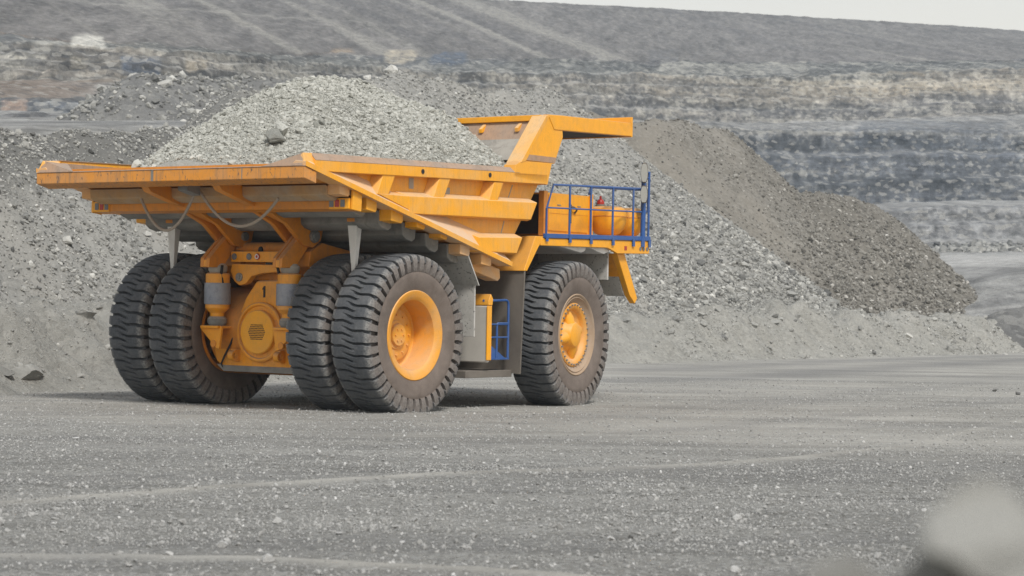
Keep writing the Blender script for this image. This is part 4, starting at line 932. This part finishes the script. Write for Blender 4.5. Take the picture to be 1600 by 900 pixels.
# power block, radiator front, bumper and cab on the far side
MB().box(7.6, 8.55, -1.15, 1.15, 1.5, 3.39).build('radiator_block', M['orange_clean'], truck, .04)
MB().box(3.2, 7.6, -1.0, 1.0, 2.5, 3.38).build('engine_block', M['black'], truck, .03)
MB().box(8.2, 8.75, -2.0, 2.0, 1.15, 1.5).build('bumper', M['orange_clean'], truck, .05)
MB().cyl((5.345, -2.6, 1.455), (5.345, 2.6, 1.455), .22, 20).build('front_axle', M['panel'], truck, 0)
for s in (-1, 1):
    MB().cyl((5.345, s*1.55, 1.2), (5.345, s*1.55, 3.1), .2, 20).build('front_strut', M['panel'], truck, 0)
    MB().tube([(3.0, s*1.35, 1.9), (2.2, s*1.25, 2.9)], .13, 14).build('hoist_cylinder', M['steel'], truck, 0)
MB().box(1.2, 7.4, -.55, .55, 1.25, 1.9).build('drive_casing', M['panel'], truck, .03)
cab = MB().prism_y([(5.7, 3.52), (8.2, 3.56), (8.05, 4.3), (7.85, 5.35), (5.7, 5.35)], .9, 2.75).build('cab', M['orange_clean'], truck, .05)
MB().loft([(8.075, 1.05, 4.3), (8.075, 2.6, 4.3), (8.06, 2.6, 4.3), (8.06, 1.05, 4.3)], [(7.90, 1.05, 5.22), (7.90, 2.6, 5.22), (7.88, 2.6, 5.22), (7.88, 1.05, 5.22)]).build('windscreen', M['glass'], cab, 0)
MB().box(5.9, 6.7, 2.752, 2.765, 4.3, 5.2).build('side_window', M['glass'], cab, .004)
MB().box(6.85, 7.6, 2.752, 2.765, 4.3, 5.2).build('side_window', M['glass'], cab, .004)
MB().box(5.685, 5.697, 1.1, 2.55, 4.3, 5.2).build('rear_window', M['glass'], cab, .004)

# ------------------------------------------------------------------ load
def hL(x, y):
    cr = np.array([(-.1, -.15, 6.28), (.8, -.25, 6.52), (1.6, -.3, 6.52), (2.6, -.35, 6.35), (3.6, -.5, 6.1)])
    best = np.full(np.shape(x), -9.)
    for c in dense([tuple(c) for c in cr], .25):
        d = np.hypot(x-c[0], y-c[1]); best = np.maximum(best, c[2]-.66*(np.sqrt(d*d+.35**2)-.35))
    h = best + .13*fbm(x*.8, y*.8, 201, 5) + .045*fbm(x*3.2, y*3.2, 202, 4)
    h = np.minimum(h, 4.62+(x+3.2)*.016+np.maximum(2.97-np.abs(y), 0)*1.25)
    return np.maximum(h, zf(x)+.12+.05*fbm(x, y, 203, 3)-.3*sst(-2.5, -3.0, x))
xs = np.arange(-3.02, 4.12, .045); ys = np.arange(-3.0, 3.001, .045); X, Y = np.meshgrid(xs, ys)
Z = hL(X, Y); Z = np.where(X > 3.2, np.minimum(Z, 4.2+(X-3.2)*0+9), Z)
rim_ = (np.abs(Y) > 2.97) | (X < -2.99) | (X > 4.08)
Zk = np.where(rim_, np.minimum(Z, zf(X)+.05), Z); Xk = np.minimum(X, 2.72+(Zk-2.95)*.484 + .06)
load = link('rock_load', np_mesh('rock_load', np.stack([Xk, Y, Zk], -1).reshape(-1, 3), grid_faces(len(ys), len(xs)), True, {'dust': np.zeros(X.size)}), M['load'])
load.matrix_world = TM; tag(load, 'pale grey heap of blasted rock filling the bed of the orange truck', 'rock load')
rng = np.random.default_rng(77); n = 170000
x = rng.uniform(-2.95, 4.05, n); y = rng.uniform(-2.97, 2.97, n); z = hL(x, y); s = .0115*(1-rng.random(n)*(1-(.0115/.085)**2.5))**(-1/2.5)
k = (z > zf(x)+.1) & (x < 2.72+(z-2.95)*.484-.02) & (rng.random(n) < .65+.35*sst(-.2, .2, fbm(x*1.2, y*1.2, 205, 3)))
me = stones_mesh('load_rubble', np.stack([x, y, z+s*.3], -1)[k], s[k], np.clip(rng.normal(.58, .13, k.sum()), 0, 1), 9)
o = link('load_rubble', me, M['stone_load']); o.matrix_world = TM; tag(o, 'small stones lying over the load in the truck bed', 'rubble', kind='stuff')
def on_truck(x, y, dz=0): return TM @ Vector((x, y, float(hL(np.array(x), np.array(y)))+dz))
rock_obj(on_truck(-2.1, -1.5, .10), .25, 'stone_load', .2, 'dark slab-sided rock on the near slope of the truck load', 'large rocks on the truck load', rz=.9, sq=(1., .9, .95), which=8)
rock_obj(on_truck(-1.75, -1.35, .08), .22, 'stone_load', .7, 'pale block resting beside the dark rock on the truck load', 'large rocks on the truck load', which=4)
rock_obj(on_truck(-2.75, 1.3, .10), .17, 'stone_load', .8, 'pale rock by itself at the tail end of the truck load', 'large rocks on the truck load', which=5)
rng = random.Random(5)
for i in range(26):
    x, y = rng.uniform(-2.4, 3.3), rng.uniform(-2.7, .6)
    rock_obj(on_truck(x, y, .03), rng.uniform(.07, .13), 'stone_load', rng.choice((.3, .5, .6, .7)), 'fist-to-head-sized grey rock among the rubble on the truck load', 'rocks on the truck load')

# ------------------------------------------------------------------ single rocks
def on_pile(px, Y): 
    x = (px-800)/F0*Y; X_ = np.array(x); Y_ = np.array(float(Y)); return (x, Y, float(max(hA(X_, Y_), hB(X_, Y_), hBerm(X_, Y_), groundz(X_, Y_))))
def ray_pile(px, py, fns=(hA, hB, hBerm, groundz)):
    Y = np.arange(15, 140, .04); x = (px-800)/F0*Y; zr = CAMH+(HOR-py)/F0*Y; z = np.max([f(x, Y) for f in fns], axis=0)
    i = int(np.argmax(z >= zr)); return (x[i], Y[i], z[i])
for px, py, s, tn, lab in (
    (38, 588, .42, .5, 'large grey rock sunk in the windrow at the left edge, tilted slab'),
    (52, 592, .26, .8, 'pale broken slab beside the large grey rock at the left edge'),
    (140, 498, .30, .5, 'grey rock on the windrow left of the twin rear tyres'),
    (8, 585, .30, .3, 'dark rock cut off by the left edge of the picture'),
    (105, 380, .2, .8, 'pale blue-grey boulder on the gravel slope below the tail of the body'),
    (58, 323, .12, .9, 'white stone on the gravel slope left of the tail lip'),
    (1160, 370, .24, .9, 'white boulder on the brown spoil heap'),
    (1050, 372, .22, .8, 'pale rock half way up the grey slope right of the guard rail'),
    (1212, 505, .22, .6, 'grey rock on top of the windrow right of the front wheel'),
    (1290, 296, .24, .8, 'pale block on the crest between the two brown humps'),
    (1490, 455, .26, .7, 'pale rock at the far right foot of the brown heap'),
    (1420, 528, .26, .9, 'bright stone in the windrow towards the right edge')):
    x, y, z = ray_pile(px, py)
    rock_obj((x, y, z+s*.15), s, 'stone_brown' if 'brown' in lab else 'stone_grey', tn, lab, 'boulders on the piles')
for px, s, tn, lab in ((470, .62, .7, 'big pale boulder on the crest of the gravel pile above the load'), (575, .42, .9, 'white boulder on the crest of the gravel pile above the load'), (612, .50, .9, 'long white slab on the crest of the gravel pile above the load'), (685, .42, .6, 'grey upright boulder on the crest right of the white slab')):
    best = max((( hA(np.array((px-800)/F0*Y), np.array(Y))-CAMH)/Y, Y) for Y in np.arange(70, 118, .25)); Y = best[1]; x = (px-800)/F0*Y
    rock_obj((x, Y, float(hA(np.array(x), np.array(Y)))+s*.05), s*.8, 'stone_grey', tn, lab, 'boulders on the piles')
rng = random.Random(9); cnt = 0
while cnt < 120:
    px, py = rng.uniform(0, 1420), rng.uniform(215, 520)
    x, y, z = ray_pile(px, py)
    if y < 40 or z < float(hBerm(np.array(x), np.array(y)))-.01: continue
    s = rng.uniform(.10, .17)*(y/75)**.7; br = float(hB(np.array(x), np.array(y))) > float(hA(np.array(x), np.array(y)))
    side = 'brown spoil heap' if br else ('gravel slope left of the truck' if px < 420 else 'grey gravel slope right of the truck')
    rock_obj((x, y, z+s*.1), s, 'stone_brown' if br else 'stone_grey', rng.choice((.4, .5, .6, .7, .8)), 'mid-sized broken rock lying on the '+side, 'rocks on the '+side); cnt += 1
for px, py, s, lab in ((118, 688, .062, 'pale stone alone on the swept lane left of the rear tyres'), (434, 816, .05, 'white round stone just below the smooth track line'), (345, 857, .06, 'pale flat stone near the bottom edge, left of centre'),
    (418, 880, .055, 'flat pale stone beside the lower track line'), (1152, 812, .07, 'pale rock with a dark side on the road right of centre'), (955, 846, .05, 'light stone beside the dark clods at the bottom'), (1210, 822, .045, 'small bluish stone near the pale rock on the road'),
    (262, 869, .05, 'pale stone with a neighbour at the bottom left'), (498, 708, .05, 'light stone above the smooth track line'), (1148, 892, .055, 'pale stone at the bottom edge right of centre')):
    x, y = gpt(px, py); rock_obj((x, y, float(groundz(np.array(x), np.array(y)))+s*.4), s, 'stone_road', .8, lab, 'stones on the road', 'stone', 'stone')
for px, py, s, lab in ((968, 845, .05, 'dark crumbled clod near the bottom edge, right of centre'), (985, 842, .04, 'smaller dark clod touching the crumbled one'), (1556, 611, .12, 'dark clod on the road by the right edge'), (1590, 616, .09, 'lower dark clod at the right edge of the road')):
    x, y = gpt(px, py); rock_obj((x, y, float(groundz(np.array(x), np.array(y)))+s*.35), s, 'stone_road', .1, lab, 'dark clods on the road', 'clod', 'clod')
rng = random.Random(12)
for i in range(70):
    px, py = rng.uniform(0, 1300), rng.uniform(690, 898); x, y = gpt(px, py); s = rng.uniform(.025, .045)
    rock_obj((x, y, float(groundz(np.array(x), np.array(y)))+s*.4), s, 'stone_road', rng.choice((.5, .6, .7)), 'small pale stone lying loose on the gravel road', 'loose stones on the road', 'stone', 'stone')
# roadside mound by the camera with rocks on its top, out of focus at the lower right
hM = lambda x, y: envelope(x, y, [(.36, 1.95, 1.40), (.50, 1.95, 1.46), (1.3, 2.1, 1.44), (2.6, 2.2, 1.2)], .85, .2) + .03*fbm(x*1.5, y*1.5, 141, 4)
xs_, ys_ = np.arange(-1.8, 5.2, .05), np.arange(.5, 4.6, .05); XX, YY_ = np.meshgrid(xs_, ys_); ZZ_ = hM(XX, YY_); kk = (ZZ_ > G(XX, YY_)-.25).ravel(); ff = grid_faces(len(ys_), len(xs_)); ff = ff[kk[ff].all(1)]
o = link('roadside_mound', np_mesh('roadside_mound', np.stack([XX, YY_, ZZ_], -1).reshape(-1, 3), ff, True, {'dust': np.zeros(XX.size)}), M['berm'])
tag(o, 'low dirt mound under the blurred rocks at the lower right corner', 'mound')
def near(px, py, Y, r_, tn, lab, which, rz):
    x = (px-800)/F0*Y; zt = CAMH+(HOR-py)/F0*Y; g = float(hM(np.array(x), np.array(Y))); zm = ROCKS[which][:, 2].max(); h = max(.04, (zt-g)/1.5)
    rock_obj((x, Y, zt-h), 1, 'stone_grey', tn, lab, 'rocks beside the camera', 'rock', 'rock', rz, (r_, r_, h/zm), which, 0)
near(1592, 752, 1.9, .10, .6, 'tallest pale blurred rock at the lower right corner', 3, 2.2)
near(1496, 806, 2.0, .05, .3, 'dark blurred rock leaning left of the tallest one', 1, .4)
near(1700, 800, 1.8, .11, .6, 'blurred grey rock cut off by the right edge', 5, 1.0)
near(1432, 850, 1.95, .055, .6, 'small blurred rock between the dark rock and the brownish one', 7, 1.9)
near(1350, 862, 1.9, .06, .4, 'lowest blurred rock at the bottom edge, farthest left of its group', 6, .3)

# ------------------------------------------------------------------ air, sky, light, camera
hz = MB().box(-900, 900, -60, 1060, -4.5, 170).build('haze', None or M['pale'], None, 0)
hz.data.materials.clear()
hm = bpy.data.materials.new('dusty_air'); hm.use_nodes = True; nt = hm.node_tree; nt.nodes.clear()
pv = nt.nodes.new('ShaderNodeVolumePrincipled'); pv.inputs['Color'].default_value = (.74, .87, 1, 1); pv.inputs['Density'].default_value = .0003; pv.inputs['Anisotropy'].default_value = .2
mo_ = nt.nodes.new('ShaderNodeOutputMaterial'); nt.links.new(pv.outputs[0], mo_.inputs['Volume']); hz.data.materials.append(hm)
tag(hz, 'thin pale dust haze filling the pit', 'haze', kind='stuff')

SUN_EL, SUN_AZ = R(50), R(160)     # azimuth clockwise from +Y (the view direction)
w = bpy.data.worlds.new('World'); SC.world = w; w.use_nodes = True; nt = w.node_tree; bg = nt.nodes['Background']
sky = nt.nodes.new('ShaderNodeTexSky'); sky.sky_type = 'NISHITA'; sky.sun_disc = False; sky.sun_elevation = SUN_EL; sky.sun_rotation = SUN_AZ; sky.dust_density = 4; sky.air_density = 1
tc = nt.nodes.new('ShaderNodeTexCoord'); no = nt.nodes.new('ShaderNodeTexNoise'); no.inputs['Scale'].default_value = 2.2; no.inputs['Detail'].default_value = 6
mp = nt.nodes.new('ShaderNodeMapping'); mp.inputs['Scale'].default_value = (1, 1, 3); nt.links.new(tc.outputs['Generated'], mp.inputs[0]); nt.links.new(mp.outputs[0], no.inputs['Vector'])
sx = nt.nodes.new('ShaderNodeSeparateXYZ'); nt.links.new(tc.outputs['Generated'], sx.inputs[0])
el_ = nt.nodes.new('ShaderNodeMath'); el_.operation = 'MULTIPLY_ADD'; nt.links.new(no.outputs['Fac'], el_.inputs[0]); el_.inputs[1].default_value = .22; nt.links.new(sx.outputs[2], el_.inputs[2])
rp_ = nt.nodes.new('ShaderNodeValToRGB'); e_ = rp_.color_ramp.elements; e_[0].position = .16; e_[0].color = (5.1, 4.72, 4.0, 1); e_[1].position = .62; e_[1].color = (2.9, 3.08, 3.28, 1)
nt.links.new(el_.outputs[0], rp_.inputs[0])
mx = nt.nodes.new('ShaderNodeMix'); mx.data_type = 'RGBA'; mx.inputs[0].default_value = .86
nt.links.new(sky.outputs[0], mx.inputs[6]); nt.links.new(rp_.outputs[0], mx.inputs[7]); nt.links.new(mx.outputs[2], bg.inputs['Color']); bg.inputs['Strength'].default_value = .1
sl = bpy.data.lights.new('sun', 'SUN'); sl.energy = 1.5; sl.angle = R(10); sl.color = (1, .975, .93)
so = bpy.data.objects.new('sun', sl); COL.objects.link(so)
sd = Vector((math.sin(SUN_AZ)*math.cos(SUN_EL), math.cos(SUN_AZ)*math.cos(SUN_EL), math.sin(SUN_EL))); so.rotation_euler = sd.to_track_quat('Z', 'Y').to_euler()
cam = bpy.data.cameras.new('camera'); co = bpy.data.objects.new('camera', cam); COL.objects.link(co); SC.camera = co
co.location = (0, 0, CAMH); co.rotation_euler = (R(90), 0, 0); cam.sensor_width = 36; cam.lens = F0/1600*36; cam.shift_y = (HOR-450)/1600; cam.clip_end = 4000; cam.clip_start = .1
cam.dof.use_dof = True; cam.dof.focus_distance = 42.5; cam.dof.aperture_fstop = 2.9
SC.view_settings.view_transform = 'Standard'; SC.view_settings.look = 'None'; SC.view_settings.exposure = 1.02; SC.view_settings.gamma = 1; SC.view_settings.use_curve_mapping = False
SC.render.engine = 'CYCLES'; cy = SC.cycles; cy.max_bounces = 5; cy.diffuse_bounces = 3; cy.volume_bounces = 1; cy.glossy_bounces = 2; cy.use_denoising = True; cy.denoising_prefilter = 'NONE'; cy.use_adaptive_sampling = False; SC.render.filter_size = 1.65
